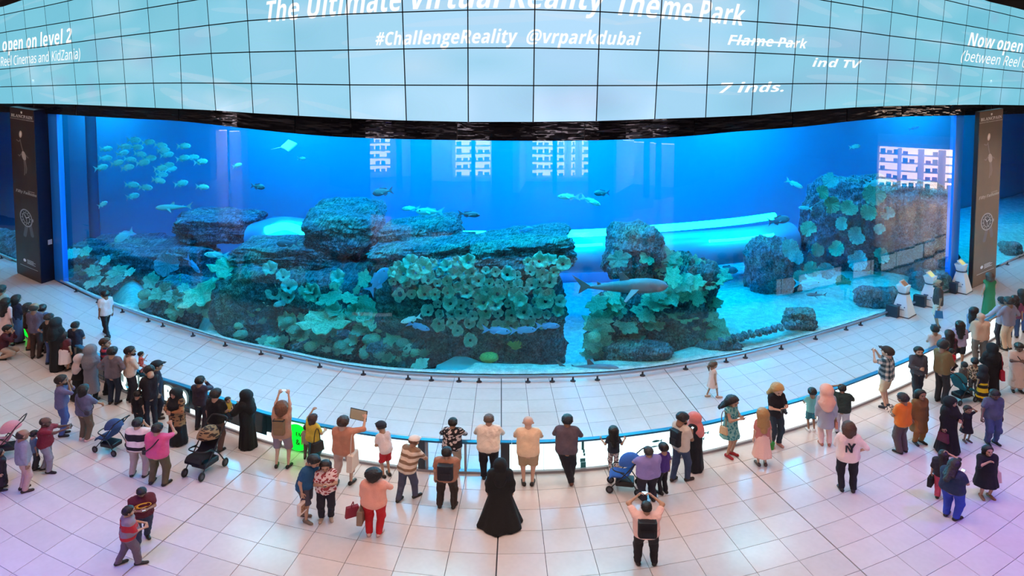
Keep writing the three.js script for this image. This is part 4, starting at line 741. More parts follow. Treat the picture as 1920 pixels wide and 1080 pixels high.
// sharks and rays
function sharkGeo() {
  const pos = [], idx = [], n = 26, m = 14;
  for (let i = 0; i <= n; i++) { const t = i / n, x = 0.5 - 0.9 * t, h = i === 0 ? 0.004 : (0.085 * Math.pow(Math.sin(Math.PI * Math.pow(Math.min(t, 0.98), 0.6)), 0.9) + 0.006), w = h * (t < 0.15 ? 1.25 : 0.85); for (let j = 0; j < m; j++) { const a = j / m * 6.2832; pos.push(x, Math.sin(a) * h * (Math.sin(a) < 0 ? 0.8 : 1), Math.cos(a) * w); if (i < n) { const p = i * m + j, q = i * m + (j + 1) % m; idx.push(p, q, p + m, q, q + m, p + m); } } }
  const g = new THREE.BufferGeometry(); g.setAttribute('position', new THREE.Float32BufferAttribute(pos, 3)); g.setIndex(idx); g.computeVertexNormals(); return g;
}
{
  const body = sharkGeo(), grey = std({ color: rgb(0.17, 0.14, 0.16), roughness: 0.5 }), pale = std({ color: rgb(0.5, 0.6, 0.62), roughness: 0.5 });
  const fin = (pts) => { const s = new THREE.Shape(); pts.forEach(([x, y], i) => i ? s.lineTo(x, y) : s.moveTo(x, y)); return new THREE.ExtrudeGeometry(s, { depth: 0.012, bevelEnabled: false }).translate(0, 0, -0.006); };
  const dorsal = fin([[0.1, 0.06], [0.0, 0.17], [-0.04, 0.16], [-0.03, 0.06]]), tail = fin([[-0.36, 0.02], [-0.56, 0.15], [-0.47, 0.02], [-0.5, -0.07], [-0.4, -0.015]]), side = fin([[0.2, 0], [0.02, -0.2], [-0.0, -0.19], [0.1, 0.0]]), small = fin([[-0.22, 0.03], [-0.29, 0.07], [-0.28, 0.02]]);
  const shark = (px, py, behind, len, right, tilt, mat, label) => {
    const g = group('shark', label, 'shark'); part(g, 'body', body, mat); part(g, 'dorsal_fin', dorsal, mat); part(g, 'tail_fin', tail, mat); part(g, 'rear_fin', small, mat);
    for (const s of [1, -1]) { const f = part(g, 'side_fin', side, mat); f.position.z = s * 0.05; f.rotation.x = -s * 1.0; part(g, 'eye', eyeGeo, eyeMat).position.set(0.42, 0.015, s * 0.042); g.children.at(-1).scale.setScalar(0.5); }
    const p = aq(px, py, behind), k = len * perPx(p); g.position.copy(p); g.scale.setScalar(k); g.rotation.set(0, right ? -0.1 : Math.PI + 0.1, tilt);
  };
  shark(1168, 538, 0.8, 172, true, 0.05, grey, 'large grey shark swimming past the coral tower');
  shark(325, 389, 1.8, 66, false, -0.02, pale, 'small pale shark under the school of fish');
  shark(1530, 553, 1.4, 40, false, 0.05, grey, 'small dark shark over the sand at right');
  shark(1105, 692, 0.55, 120, true, 0.0, grey, 'dark shark resting on the sand below the tower');
  // ray gliding near the surface
  const wing = new THREE.Shape(); wing.moveTo(0.5, 0); wing.quadraticCurveTo(0.3, 0.25, 0, 0.55); wing.quadraticCurveTo(-0.15, 0.3, -0.4, 0.06); wing.lineTo(-0.4, -0.06); wing.quadraticCurveTo(-0.15, -0.3, 0, -0.55); wing.quadraticCurveTo(0.3, -0.25, 0.5, 0);
  const wg = new THREE.ExtrudeGeometry(wing, { depth: 0.06, bevelEnabled: true, bevelSize: 0.05, bevelThickness: 0.04, bevelSegments: 2 }).rotateX(-Math.PI / 2);
  const ray1 = (px, py, behind, len, rot, mat, label) => { const g = group('ray', label, 'ray'); part(g, 'body', wg, mat); part(g, 'tail', bar(V(-0.4, 0.03, 0), V(-1.1, 0.05, 0.05), 0.025, 6, 0.004), mat); const p = aq(px, py, behind), k = len * perPx(p); g.position.copy(p); g.scale.setScalar(k); g.rotation.set(...rot); };
  ray1(541, 274, 2.0, 30, [0.5, 0.2, 0.1], skinOf.white, 'white ray gliding near the top of the tank');
  ray1(862, 694, 0.9, 100, [0, 0.1, 0], std({ color: rgb(0.25, 0.55, 0.55), roughness: 0.6 }), 'broad teal ray lying on the sand by the glass');
}
// ---------------------------------------------------------------- lit shops across the hall, which the glass mirrors
{
  const shell = std({ color: rgb(0.6, 0.57, 0.55), roughness: 0.7 }), shelfMat = std({ color: rgb(0.75, 0.72, 0.7), roughness: 0.5 }), box1 = std({ color: rgb(0.02, 0.02, 0.03), roughness: 0.6 });
  const glowA = std({ color: rgb(0.9, 0.88, 0.9), emissive: rgb(1.0, 0.85, 0.95), emissiveIntensity: 9 }), glowB = std({ color: rgb(0.9, 0.85, 0.8), emissive: rgb(1.0, 0.75, 0.6), emissiveIntensity: 6.5 });
  const goods = [[0.7, 0.2, 0.3], [0.2, 0.3, 0.6], [0.8, 0.7, 0.5], [0.1, 0.1, 0.12], [0.5, 0.3, 0.6]].map((c) => std({ color: rgb(...c), roughness: 0.6 }));
  const r = rng(55);
  const shop = (x, z, turn, w, label, glow) => {
    const g = group('shop_front', label, 'shop'); g.position.set(x, 0, z); g.rotation.y = turn;
    part(g, 'shell', merge([box(w, 0.3, 5, 0, 4.25, 2.4), box(w, 4.2, 0.3, 0, 2.1, 5), box(0.5, 4.2, 5, -w / 2, 2.1, 2.4), box(0.5, 4.2, 5, w / 2, 2.1, 2.4)]), shell);
    for (let k = 0; k < 3; k++) part(g, 'light_strip', box(w * 0.9, 0.08, 0.3, 0, 4.0, 0.6 + k * 1.6), glow);
    const n = Math.round(w / 2.6);
    for (let i = 0; i < n; i++) {
      const cx = -w / 2 + (i + 0.5) * w / n; if (r() < 0.2) continue;
      part(g, 'light_box', box(w / n * 0.78, 2.9, 0.06, cx, 2.0, 4.7), glow);
      for (let k = 0; k < 5; k++) part(g, 'shelf', box(w / n * 0.85, 0.06, 0.5, cx, 0.5 + k * 0.62, 4.4), shelfMat);
      for (let k = 0; k < 5; k++) for (let q = 0; q < 4; q++) if (r() < 0.75) part(g, 'goods', box(w / n * 0.14, 0.2 + 0.3 * r(), 0.2, cx + (q - 1.5) * w / n * 0.19, 0.66 + k * 0.62, 4.3), goods[Math.floor(r() * 5)]);
    }
    for (let i = 0; i < 3; i++) part(g, 'mullion', box(0.4, 4.2, 0.4, (i - 1) * w * 0.33, 2.1, 0), box1);
    const l = areaLight(0, 0, 0, w * 0.8, 2.5, glow.emissive, 3, 0, 1, 0); const p = V(0, 3.9, 2.2).applyAxisAngle(V(0, 1, 0), turn).add(V(x, 0, z)); l.position.copy(p); l.lookAt(p.x, 0, p.z - 0.001);
  };
  shop(-24, 0, -0.6, 12, 'lit shop below the viewer at left', glowA); shop(-9, 3.5, -0.15, 11, 'lit shop below the viewer, left of centre', glowA);
  shop(8, 3.5, 0.15, 13, 'wide lit shop below the viewer, right of centre', glowA); shop(26, -6, 0.9, 11, 'lit shop below the viewer at right', glowA);
  shop(41, -43, 1.7, 12, 'lit shop at the far right end of the hall', glowB); shop(-48, -24, -1.2, 8, 'lit shop at the far left end of the hall', glowA);
}
// ---------------------------------------------------------------- people: a field of tapered limbs, meshed as one smooth surface
function net(prims, k, cell, cuts = [], holes = []) {
  const lo = [1e9, 1e9, 1e9], hi = [-1e9, -1e9, -1e9];
  for (const [a, b, ra, rb] of prims) { const r = Math.max(ra, rb) + cell * 2 + k * 0.3, A = [a.x, a.y, a.z], B = [b.x, b.y, b.z]; for (let i = 0; i < 3; i++) { lo[i] = Math.min(lo[i], A[i] - r, B[i] - r); hi[i] = Math.max(hi[i], A[i] + r, B[i] + r); } }
  const n = [0, 1, 2].map((i) => Math.ceil((hi[i] - lo[i]) / cell) + 1), nx = n[0], ny = n[1], nz = n[2], F = new Float32Array(nx * ny * nz).fill(1);
  for (const [a, b, ra, rb] of prims) {
    const r = Math.max(ra, rb) + k + cell * 2, s = (i, c, d) => Math.max(0, Math.floor((Math.min(c, d) - r - lo[i]) / cell)), e = (i, c, d) => Math.min(n[i] - 1, Math.ceil((Math.max(c, d) + r - lo[i]) / cell));
    const dx = b.x - a.x, dy = b.y - a.y, dz = b.z - a.z, inv = 1 / Math.max(1e-9, dx * dx + dy * dy + dz * dz);
    const x0 = s(0, a.x, b.x), x1 = e(0, a.x, b.x), y0 = s(1, a.y, b.y), y1 = e(1, a.y, b.y), z0 = s(2, a.z, b.z), z1 = e(2, a.z, b.z);
    for (let z = z0; z <= z1; z++) { const pz = lo[2] + z * cell - a.z; for (let y = y0; y <= y1; y++) { const py = lo[1] + y * cell - a.y; let at = (z * ny + y) * nx + x0; for (let x = x0; x <= x1; x++, at++) {
      const px = lo[0] + x * cell - a.x; let t = (px * dx + py * dy + pz * dz) * inv; t = t < 0 ? 0 : t > 1 ? 1 : t;
      const ex = px - dx * t, ey = py - dy * t, ez = pz - dz * t, d = Math.sqrt(ex * ex + ey * ey + ez * ez) - (ra + (rb - ra) * t), f = F[at], g = k - Math.abs(f - d);
      F[at] = (f < d ? f : d) - (g > 0 ? g * g / k * 0.25 : 0);
    } } }
  }
  if (cuts.length || holes.length) for (let z = 0, at = 0; z < nz; z++) for (let y = 0; y < ny; y++) for (let x = 0; x < nx; x++, at++) {
    const px = lo[0] + x * cell, py = lo[1] + y * cell, pz = lo[2] + z * cell; let f = F[at];
    for (const [a, b, c, d] of cuts) { const v = a * px + b * py + c * pz - d; if (v > f) f = v; }
    for (const [a, b, c, r] of holes) { const v = r - Math.hypot(px - a, py - b, pz - c); if (v > f) f = v; }
    F[at] = f;
  }
  const id = new Int32Array(nx * ny * nz).fill(-1), pos = [], idx = [], sx = 1, sy = nx, sz = nx * ny, C = [0, sx, sy, sx + sy, sz, sx + sz, sy + sz, sx + sy + sz];
  const E = [[0, 1], [2, 3], [4, 5], [6, 7], [0, 2], [1, 3], [4, 6], [5, 7], [0, 4], [1, 5], [2, 6], [3, 7]], off = [[0, 0, 0], [1, 0, 0], [0, 1, 0], [1, 1, 0], [0, 0, 1], [1, 0, 1], [0, 1, 1], [1, 1, 1]];
  for (let z = 0; z < nz - 1; z++) for (let y = 0; y < ny - 1; y++) for (let x = 0; x < nx - 1; x++) {
    const at = (z * ny + y) * nx + x; let m = 0; for (let c = 0; c < 8; c++) if (F[at + C[c]] < 0) m |= 1 << c;
    if (m === 0 || m === 255) continue;
    let X = 0, Y = 0, Z = 0, q = 0;
    for (const [a, b] of E) { if (((m >> a) & 1) === ((m >> b) & 1)) continue; const fa = F[at + C[a]], t = fa / (fa - F[at + C[b]]), A = off[a], B = off[b]; X += A[0] + (B[0] - A[0]) * t; Y += A[1] + (B[1] - A[1]) * t; Z += A[2] + (B[2] - A[2]) * t; q++; }
    id[at] = pos.length / 3; pos.push(lo[0] + (x + X / q) * cell, lo[1] + (y + Y / q) * cell, lo[2] + (z + Z / q) * cell);
  }
  const quad = (a, b, c, d, flip) => { if (a < 0 || b < 0 || c < 0 || d < 0) return; if (flip) idx.push(a, c, b, a, d, c); else idx.push(a, b, c, a, c, d); };
  for (let z = 1; z < nz - 1; z++) for (let y = 1; y < ny - 1; y++) for (let x = 1; x < nx - 1; x++) {
    const at = (z * ny + y) * nx + x, f = F[at] < 0;
    if (f !== (F[at + sx] < 0)) quad(id[at - sy - sz], id[at - sz], id[at], id[at - sy], !f);
    if (f !== (F[at + sy] < 0)) quad(id[at - sx - sz], id[at - sx], id[at], id[at - sz], !f);
    if (f !== (F[at + sz] < 0)) quad(id[at - sx - sy], id[at - sy], id[at], id[at - sx], !f);
  }
  const g = new THREE.BufferGeometry(); g.setAttribute('position', new THREE.Float32BufferAttribute(pos, 3)); g.setIndex(idx); g.computeVertexNormals(); return g;
}
const paint = (g, r, gr, b) => { const c = new Float32Array(g.attributes.position.count * 3); for (let i = 0; i < c.length; i += 3) { c[i] = r; c[i + 1] = gr; c[i + 2] = b; } g.setAttribute('color', new THREE.BufferAttribute(c, 3)); g.deleteAttribute('uv'); return g; };
const P3 = (x, y, z) => V(x, y, z), ball = (x, y, z, r) => [V(x, y, z), V(x, y, z), r, r];
// head: centre between the ears, face towards -z, 0.23 from chin to crown
const headGeo = (() => {
  const g = paint(net([ball(0, 0.03, 0.015, 0.083), ball(0, 0.035, -0.02, 0.078), [V(0, -0.03, -0.035), V(0, -0.085, -0.055), 0.058, 0.034], ball(0.03, -0.04, -0.05, 0.036), ball(-0.03, -0.04, -0.05, 0.036), [V(0, 0.012, -0.092), V(0, -0.024, -0.108), 0.011, 0.016], ball(0.084, -0.008, 0.006, 0.019), ball(-0.084, -0.008, 0.006, 0.019), [V(-0.03, 0.03, -0.085), V(0.03, 0.03, -0.085), 0.014, 0.014], [V(0, -0.02, 0.02), V(0, -0.13, 0.025), 0.056, 0.058]], 0.022, 0.0095, [], [[0.03, 0.008, -0.108, 0.016], [-0.03, 0.008, -0.108, 0.016]]), 1, 1, 1);
  const list = [g];
  for (const s of [-1, 1]) { list.push(paint(new THREE.SphereGeometry(0.0125, 8, 6).translate(s * 0.03, 0.006, -0.086), 0.03, 0.025, 0.025)); list.push(paint(new THREE.BoxGeometry(0.034, 0.007, 0.01).translate(s * 0.031, 0.03, -0.099), 0.05, 0.04, 0.035)); }
  list.push(paint(new THREE.SphereGeometry(0.02, 8, 6).scale(1.05, 0.35, 0.4).translate(0, -0.054, -0.094), 0.75, 0.4, 0.4));
  return mergeGeometries(list.map((q) => q.index ? q : mergeVertices(q)));
})();
// right hand: wrist at the origin, fingers down -y, palm towards -x, thumb towards -z
function handGeo(curl) {
  const prims = [[V(0, -0.01, 0), V(0, -0.07, -0.022), 0.024, 0.017], [V(0, -0.01, 0.006), V(0, -0.07, 0.022), 0.022, 0.015], [V(0, -0.03, 0), V(0, -0.075, 0), 0.02, 0.016]];
  [[-0.03, 0.074], [-0.01, 0.082], [0.011, 0.077], [0.03, 0.06]].forEach(([z, l]) => { let p = V(0, -0.08, z), a = 0.15; for (let k = 0; k < 3; k++) { a += curl; const q = p.clone().add(V(-Math.sin(a), -Math.cos(a), z * 0.15).multiplyScalar(l * [0.45, 0.32, 0.23][k])); prims.push([p, q, 0.0098 - k * 0.0008, 0.009 - k * 0.0008]); p = q; } });
  let p = V(-0.006, -0.028, -0.026); for (const q of [V(-0.018, -0.05, -0.05), V(-0.028, -0.078, -0.058), V(-0.034, -0.1, -0.054)]) { prims.push([p, q, 0.013, 0.0105]); p = q; }
  return paint(net(prims, 0.006, 0.0075), 1, 1, 1);
}
const hands = { open: handGeo(0.2), grip: handGeo(0.75) };
const flipX = (g) => { const q = g.clone(); q.scale(-1, 1, 1); const i = q.index.array; for (let k = 0; k < i.length; k += 3) { const t = i[k]; i[k] = i[k + 1]; i[k + 1] = t; } return q; };
const handsL = { open: flipX(hands.open), grip: flipX(hands.grip) };
const shoeGeo = net([[V(0, 0.035, 0.05), V(0, 0.03, -0.16), 0.042, 0.036], [V(0, 0.06, 0.04), V(0, 0.05, -0.06), 0.04, 0.035], [V(0.012, 0.028, -0.1), V(0.008, 0.026, -0.17), 0.032, 0.026]], 0.03, 0.016, [[0, -1, 0, -0.003]]);
// hair, scarves and caps in head coordinates
const skull = (e) => [ball(0, 0.03, 0.018, 0.086 + e), ball(0, 0.042, -0.018, 0.079 + e), ball(0, 0.0, 0.03, 0.074 + e)];
const ruffle = (g, k) => { const P = g.attributes.position; for (let i = 0; i < P.count; i++) { const x = P.getX(i), y = P.getY(i), z = P.getZ(i), n = k * (noise3.noise(x * 45, y * 22, z * 45) + 0.6 * noise3.noise(x * 90, y * 40, z * 90)); P.setXYZ(i, x * (1 + n), y + n * 0.05, z * (1 + n)); } g.computeVertexNormals(); };
const FRONT = [0, -0.62, -0.78, 0.03];
const hairGeos = {
  short: net(skull(0.009), 0.03, 0.012, [FRONT, [0, -1, 0.35, 0.075]]), crop: net(skull(0.006), 0.03, 0.012, [FRONT, [0, -1, 0.3, 0.05]]),
  thin: net(skull(0.006), 0.02, 0.012, [FRONT, [0, -1, 0.2, 0.06], [0, 0.7, -0.7, 0.02]]),
  bob: net([...skull(0.013), [V(0.06, 0, 0.03), V(0.066, -0.12, 0.03), 0.045, 0.04], [V(-0.06, 0, 0.03), V(-0.066, -0.12, 0.03), 0.045, 0.04], [V(0, 0, 0.06), V(0, -0.13, 0.065), 0.06, 0.05]], 0.04, 0.013, [[0, -0.45, -0.89, 0.035]]),
  long: net([...skull(0.013), [V(0.058, 0, 0.035), V(0.075, -0.24, 0.06), 0.045, 0.042], [V(-0.058, 0, 0.035), V(-0.075, -0.24, 0.06), 0.045, 0.042], [V(0, 0, 0.06), V(0, -0.34, 0.1), 0.06, 0.06]], 0.045, 0.014, [[0, -0.35, -0.93, 0.045]]),
  tail: net([...skull(0.01), [V(0, 0.03, 0.1), V(0, -0.06, 0.14), 0.035, 0.03], [V(0, -0.06, 0.14), V(0, -0.2, 0.12), 0.03, 0.015]], 0.03, 0.013, [FRONT]),
  afro: net([ball(0, 0.05, 0.03, 0.125), ball(0.05, 0.03, 0.02, 0.1), ball(-0.05, 0.03, 0.02, 0.1), ball(0, -0.03, 0.06, 0.09)], 0.04, 0.014, [[0, -0.5, -0.86, 0.04]]),
  hijab: net([...skull(0.022), [V(0, -0.02, 0.02), V(0, -0.12, 0.01), 0.1, 0.095], [V(0, -0.12, 0), V(0, -0.24, 0.0), 0.1, 0.17], [V(0, -0.2, 0.05), V(0, -0.36, 0.1), 0.12, 0.1], [V(0, -0.15, -0.03), V(0, -0.3, -0.08), 0.08, 0.09]], 0.06, 0.015, [], [[0, -0.022, -0.135, 0.078]]),
  cap: net([...skull(0.014), [V(-0.05, 0.055, -0.1), V(0.05, 0.055, -0.1), 0.016, 0.016], [V(-0.045, 0.05, -0.14), V(0.045, 0.05, -0.14), 0.013, 0.013], [V(0, 0.05, -0.17), V(0, 0.055, -0.09), 0.012, 0.02]], 0.025, 0.012, [[0, -1, 0.1, -0.03]]),
  beard: net([[V(-0.05, -0.05, -0.05), V(0, -0.09, -0.075), 0.03, 0.034], [V(0.05, -0.05, -0.05), V(0, -0.09, -0.075), 0.03, 0.034]], 0.02, 0.011, [[0, 1, 0, -0.05]]),
};
for (const k of ['short', 'crop', 'bob', 'long', 'tail', 'afro']) ruffle(hairGeos[k], 0.07); ruffle(hairGeos.hijab, 0.025);
const SKIN = { l: [0.62, 0.37, 0.26], t: [0.47, 0.26, 0.165], b: [0.3, 0.155, 0.09], d: [0.12, 0.062, 0.04] };
const skinMats = {}; for (const k in SKIN) skinMats[k] = std({ color: rgb(...SKIN[k]), roughness: 0.6, vertexColors: true });
const clothCache = new Map();
const weave = (() => { const a = tileNoise(64, 71), b = tileNoise(16, 72); return dataTex(128, 128, (u, v) => { const k = 120 + 60 * a(u, v) + 75 * b(u, v); return [k, k, k]; }, false); })();
weave.repeat.set(2, 2);
const patterns = {
  stripe: (A, B) => dataTex(8, 64, (u, v) => (v * 4 % 1) < 0.42 ? A : B), wide: (A, B) => dataTex(8, 64, (u, v) => (v * 2.4 % 1) < 0.38 ? A : B),
  plaid: (A, B) => dataTex(64, 64, (u, v) => { const p = (u * 4 % 1) < 0.5, q = (v * 4 % 1) < 0.5; return p && q ? A : p !== q ? A.map((x, i) => (x + B[i]) / 2) : B; }),
  spots: (A, B) => { const r = rng(7), pts = Array.from({ length: 90 }, () => [r(), r(), 0.025 + 0.03 * r()]); return dataTex(128, 128, (u, v) => pts.some(([x, y, s]) => { const dx = Math.abs(u - x), dy = Math.abs(v - y); return Math.hypot(Math.min(dx, 1 - dx), Math.min(dy, 1 - dy)) < s; }) ? A : B); },
};
const hex = (h) => { const n = parseInt(h.slice(1), 16); return [n >> 16, (n >> 8) & 255, n & 255]; };
function cloth(c) {                                              // '#rrggbb' or 'pattern:#a:#b'
  if (!clothCache.has(c)) {
    const [k, a, b] = c.split(':'); let m;
    if (c[0] === '#') m = std({ color: c, roughness: 0.85, bumpMap: weave, bumpScale: 0.012 });
    else m = std({ map: patterns[k](hex(a), hex(b)), roughness: 0.85 });
    clothCache.set(c, m);
  }
  return clothCache.get(c);
}
const leather = (c) => { const k = 'L' + c; if (!clothCache.has(k)) clothCache.set(k, std({ color: c, roughness: 0.5 })); return clothCache.get(k); };
function ik(a, target, l1, l2, hint) {
  const d = target.clone().sub(a); const len = Math.min(d.length(), l1 + l2 - 0.004); d.normalize();
  const x = (l1 * l1 - l2 * l2 + len * len) / (2 * len), h = Math.sqrt(Math.max(0, l1 * l1 - x * x)), p = hint.clone().addScaledVector(d, -hint.dot(d)).normalize();
  return [a.clone().addScaledVector(d, x).addScaledVector(p, h), a.clone().addScaledVector(d, len)];
}
const ARMS = {                                                   // wrist places for a right hand (x mirrored for the left), then the elbow hint
  down: [[0.25, 0.86, 0.0], [0.3, 0, 1]], front: [[0.1, 1.08, -0.3], [0.6, -0.6, 0.5]], phone: [[0.07, 1.22, -0.3], [0.6, -1, 0.2]], shoot: [[0.09, 1.55, -0.36], [0.7, -1, 0]], high: [[0.12, 1.93, -0.2], [1, 0, -0.3]], out: [[0.1, 1.42, -0.52], [0.5, -1, 0]],
  hip: [[0.2, 1.02, -0.04], [1, 0, 0.6]], rail: [[0.16, 1.02, -0.36], [1, -0.2, 0.2]], wide: [[0.42, 1.2, -0.2], [0.3, -1, 0.3]], hold: [[0.05, 1.14, -0.27], [0.7, -0.7, 0.2]], face: [[0.06, 1.5, -0.2], [0.6, -1, 0]], back: [[0.06, 0.98, 0.2], [1, 0, 0.5]], push: [[0.2, 1.0, -0.42], [0.6, -0.5, 0.6]], head: [[0.1, 1.72, 0.0], [1, 0.2, 0]], side: [[0.46, 1.0, -0.25], [0.2, -0.5, 0.6]], sideup: [[0.4, 1.62, -0.3], [0.6, -0.6, 0]], shoulder: [[0.1, 1.36, -0.2], [0.8, -0.8, 0]],
};
const peopleLog = [];
function person(px, yb, yt, face, o, label) {
  const foot = o.at || floorAt(px, yb), d = -foot.z, H = o.H || EYE + ray(px, yt)[1] * d - foot.y;
  const S = H / (1.72 * (o.tall || 1)), kid = o.kid || 0, wide = (kid ? 1.12 : clamp(1 / S, 0.85, 1.3) * 1.14) * (o.w || 1);
  const g = group('person', label, 'person'); g.position.copy(foot); g.rotation.y = -face * Math.PI / 180; g.scale.set(S * wide, S, S * wide);
  const fem = o.f ? 1 : 0, b = o.b || 1, drop = o.drop || 0, L = (o.lean || 0), cl = Math.cos(L), sl = Math.sin(L), sway = o.sway || 0;
  const U = (x, y, z) => { const yy = y - 0.93; return V(x + sway * yy, 0.93 - drop + yy * cl + z * sl, z * cl - yy * sl); };
  const sh = (fem ? 0.165 : 0.185) * (0.7 + 0.3 * b) * (kid ? 0.92 : 1), hw = (fem ? 0.1 : 0.092) * b;
  const arms = {}, pose = o.arms || 'down'; const [poseL, poseR] = Array.isArray(pose) ? pose : [pose, pose];
  for (const s of [-1, 1]) {
    const key = s < 0 ? poseL : poseR, [t, h] = Array.isArray(key) ? key : ARMS[key];
    const S0 = U(s * sh, 1.4, 0), T = U(s * t[0], t[1], t[2]); if (key === 'rail' || key === 'down') { const q = V(s * t[0], t[1] - drop, t[2] - (key === 'rail' ? sl * 0.35 : sl * 0.28)); T.copy(q); }
    const [E, W] = ik(S0, T, 0.29, 0.255, V(s * h[0], h[1], h[2])); arms[s] = { S0, E, W, key };
  }
  const legs = {}, st = o.stance ?? 0.1, step = o.step || 0, cross = o.cross || 0;
  for (const s of [-1, 1]) { const A = V(s * hw * 0.95, 0.9 - drop, 0), T = V(s * st * (cross && s < 0 ? -1.2 : 1), 0.075 + (o.lift && s === 1 ? o.lift : 0), -s * step + 0.02 + (cross && s < 0 ? 0.1 : 0)); const [K, F] = ik(A, T, 0.425, 0.42, V(s * 0.15, 0, -1)); legs[s] = { A, K, F }; }
  const torso = (e, full) => [[U(0.08 * b, 1.33, 0), U(0.075 * b * (fem ? 0.9 : 1), 1.08, 0.005), 0.108 * b + e, 0.1 * b + e], [U(-0.08 * b, 1.33, 0), U(-0.075 * b * (fem ? 0.9 : 1), 1.08, 0.005), 0.108 * b + e, 0.1 * b + e], [U(-sh * 0.75, 1.41, 0.005), U(sh * 0.75, 1.41, 0.005), 0.062 + e, 0.062 + e], [U(0, 1.2, -0.03 * b), U(0, 1.02, -0.045 * (b * b * b)), 0.1 * b + e, 0.105 * b + e], [U(0.07 * b, 1.08, 0.01), V(hw * 0.8, 0.93 - drop, 0.015), 0.1 * b + e, 0.115 * b + e], [U(-0.07 * b, 1.08, 0.01), V(-hw * 0.8, 0.93 - drop, 0.015), 0.1 * b + e, 0.115 * b + e], [V(0, 0.98 - drop, 0.01), V(0, 0.86 - drop, 0.012), 0.112 * b + e, 0.112 * b + e], ...(fem ? [ballv(U(0.065, 1.26, -0.085), 0.06 + e), ballv(U(-0.065, 1.26, -0.085), 0.06 + e)] : [])];
  const armP = (e, to) => [-1, 1].flatMap((s) => { const { S0, E, W } = arms[s], out = []; const u = Math.min(1, to), v = clamp(to - 1, 0, 1); out.push([S0, S0.clone().lerp(E, u), 0.056 * (0.6 + 0.4 * b) + e, (0.056 - 0.012 * u) * (0.6 + 0.4 * b) + e]); if (v > 0) out.push([E, E.clone().lerp(W, v), 0.044 + e, 0.044 - 0.014 * v + e * 0.8]); return out; });
  const legP = (e, flare = 0) => [-1, 1].flatMap((s) => { const { A, K, F } = legs[s]; return [[A, K, 0.088 * b + e, 0.06 * (0.6 + 0.4 * b) + e + flare * 0.5], [K, F, 0.058 * (0.6 + 0.4 * b) + e + flare * 0.5, 0.04 + e + flare]]; });
  const hipP = (e) => [[V(-hw * 0.8, 0.92 - drop, 0.015), V(hw * 0.8, 0.92 - drop, 0.015), 0.115 * b + e, 0.115 * b + e], [V(0, 0.98 - drop, 0.01), V(0, 1.02 - drop, 0), 0.12 * b + e, 0.11 * b + e]];
  // the body itself
  const neck = U(0, 1.43, 0.01), headC = U(0, 1.622, -0.012); headC.add(V(0, 0, (o.nod || 0) * -0.03));
  const hs = kid ? lerp(1.38, 1.55, kid) : 1.24;
  if (kid) headC.y += 0.03 * hs;
  const skin = skinMats[o.skin || 't'];
  const body = paint(net([...torso(-0.012), ...armP(-0.004, 2), ...legP(-0.006), [neck, headC.clone().lerp(neck, 0.35), 0.06, 0.052]], 0.04, 0.026), 1, 1, 1);
  const list = [body], M = new THREE.Matrix4();
  const headQ = new THREE.Quaternion().setFromEuler(new THREE.Euler(-(o.nod || 0) * 0.7 - L * 0.5, -(o.turn || 0) * Math.PI / 180, (o.tilt || 0), 'YXZ'));
  const headM = new THREE.Matrix4().compose(headC, headQ, V(hs / wide * 1.28, hs, hs / wide * 1.28));
  list.push(headGeo.clone().applyMatrix4(headM));
  const tips = {};
  for (const s of [-1, 1]) {
    const { E, W, key } = arms[s], f = W.clone().sub(E).normalize(), thumb = f.y < -0.75 ? V(0, 0, -1) : f.y > 0.6 ? V(-s * 0.8, 0, 0.3) : V(-s * 0.5, 1, 0);
    const y = f.clone().negate(), z = thumb.clone().addScaledVector(f, -thumb.dot(f)).normalize().negate(), x = y.clone().cross(z).normalize(); M.makeBasis(x, y, z); M.setPosition(W.clone().addScaledVector(f, -0.008));
    const src = (s > 0 ? hands : handsL)[key === 'down' ? 'open' : 'grip']; list.push(src.clone().scale(1.06, 1.06, 1.06).applyMatrix4(M)); tips[s] = W.clone().addScaledVector(f, 0.09);
  }
  part(g, 'body', mergeGeometries(list), skin);
  const wear = (name, prims, k, cell, cuts, color, ripple, holes) => {
    const q = net(prims, k, cell, cuts, holes), P = q.attributes.position, uv = new Float32Array(P.count * 2);
    for (let i = 0; i < P.count; i++) {
      let x = P.getX(i), y = P.getY(i), z = P.getZ(i); uv[i * 2] = x * 1.6 + z * 1.1; uv[i * 2 + 1] = y * 1.6;
      if (ripple) { const a = Math.atan2(z, x), w = ripple * clamp((1.0 - y) * 1.2, 0, 1), m = 1 + w * (Math.sin(a * 7 + y * 2 + px) + 0.5 * Math.sin(a * 13 + px * 3)); P.setXYZ(i, x * m, y, z * m); }
      else { const n1 = noise3.noise(x * 7 + px, y * 5 + x * 4, z * 7), n2 = noise3.noise(x * 16 + px, y * 12 - x * 9, z * 16), m = 0.013 * n1 + 0.007 * n2; P.setXYZ(i, x + m, y + 0.008 * n2, z + m * 1.4); }
    }
    q.setAttribute('uv', new THREE.BufferAttribute(uv, 2)); q.computeVertexNormals(); return part(g, name, q, cloth(color));
  };
  const sleeve = { tank: 0.05, tee: 0.62, elbow: 1.0, long: 1.9 }[o.sleeve || 'tee'], neckHole = [[headC.x, headC.y - 0.1, headC.z - 0.045, 0.066]];
  const hem = (o.hem ?? 0.84) - drop;
  const [topKind, topColor] = o.top || [null], [lowKind, lowColor] = o.low || [null];
  const cone = (y1, r, zb = 0.02) => [[V(0, 0.98 - drop, 0.0), V(0, y1 + 0.0 * r, zb), 0.15 * b, r], [V(-0.05 * b, 0.93 - drop, 0.02), V(-0.05 * b, y1, zb), 0.13 * b, r * 0.8], [V(0.05 * b, 0.93 - drop, 0.02), V(0.05 * b, y1, zb), 0.13 * b, r * 0.8]];
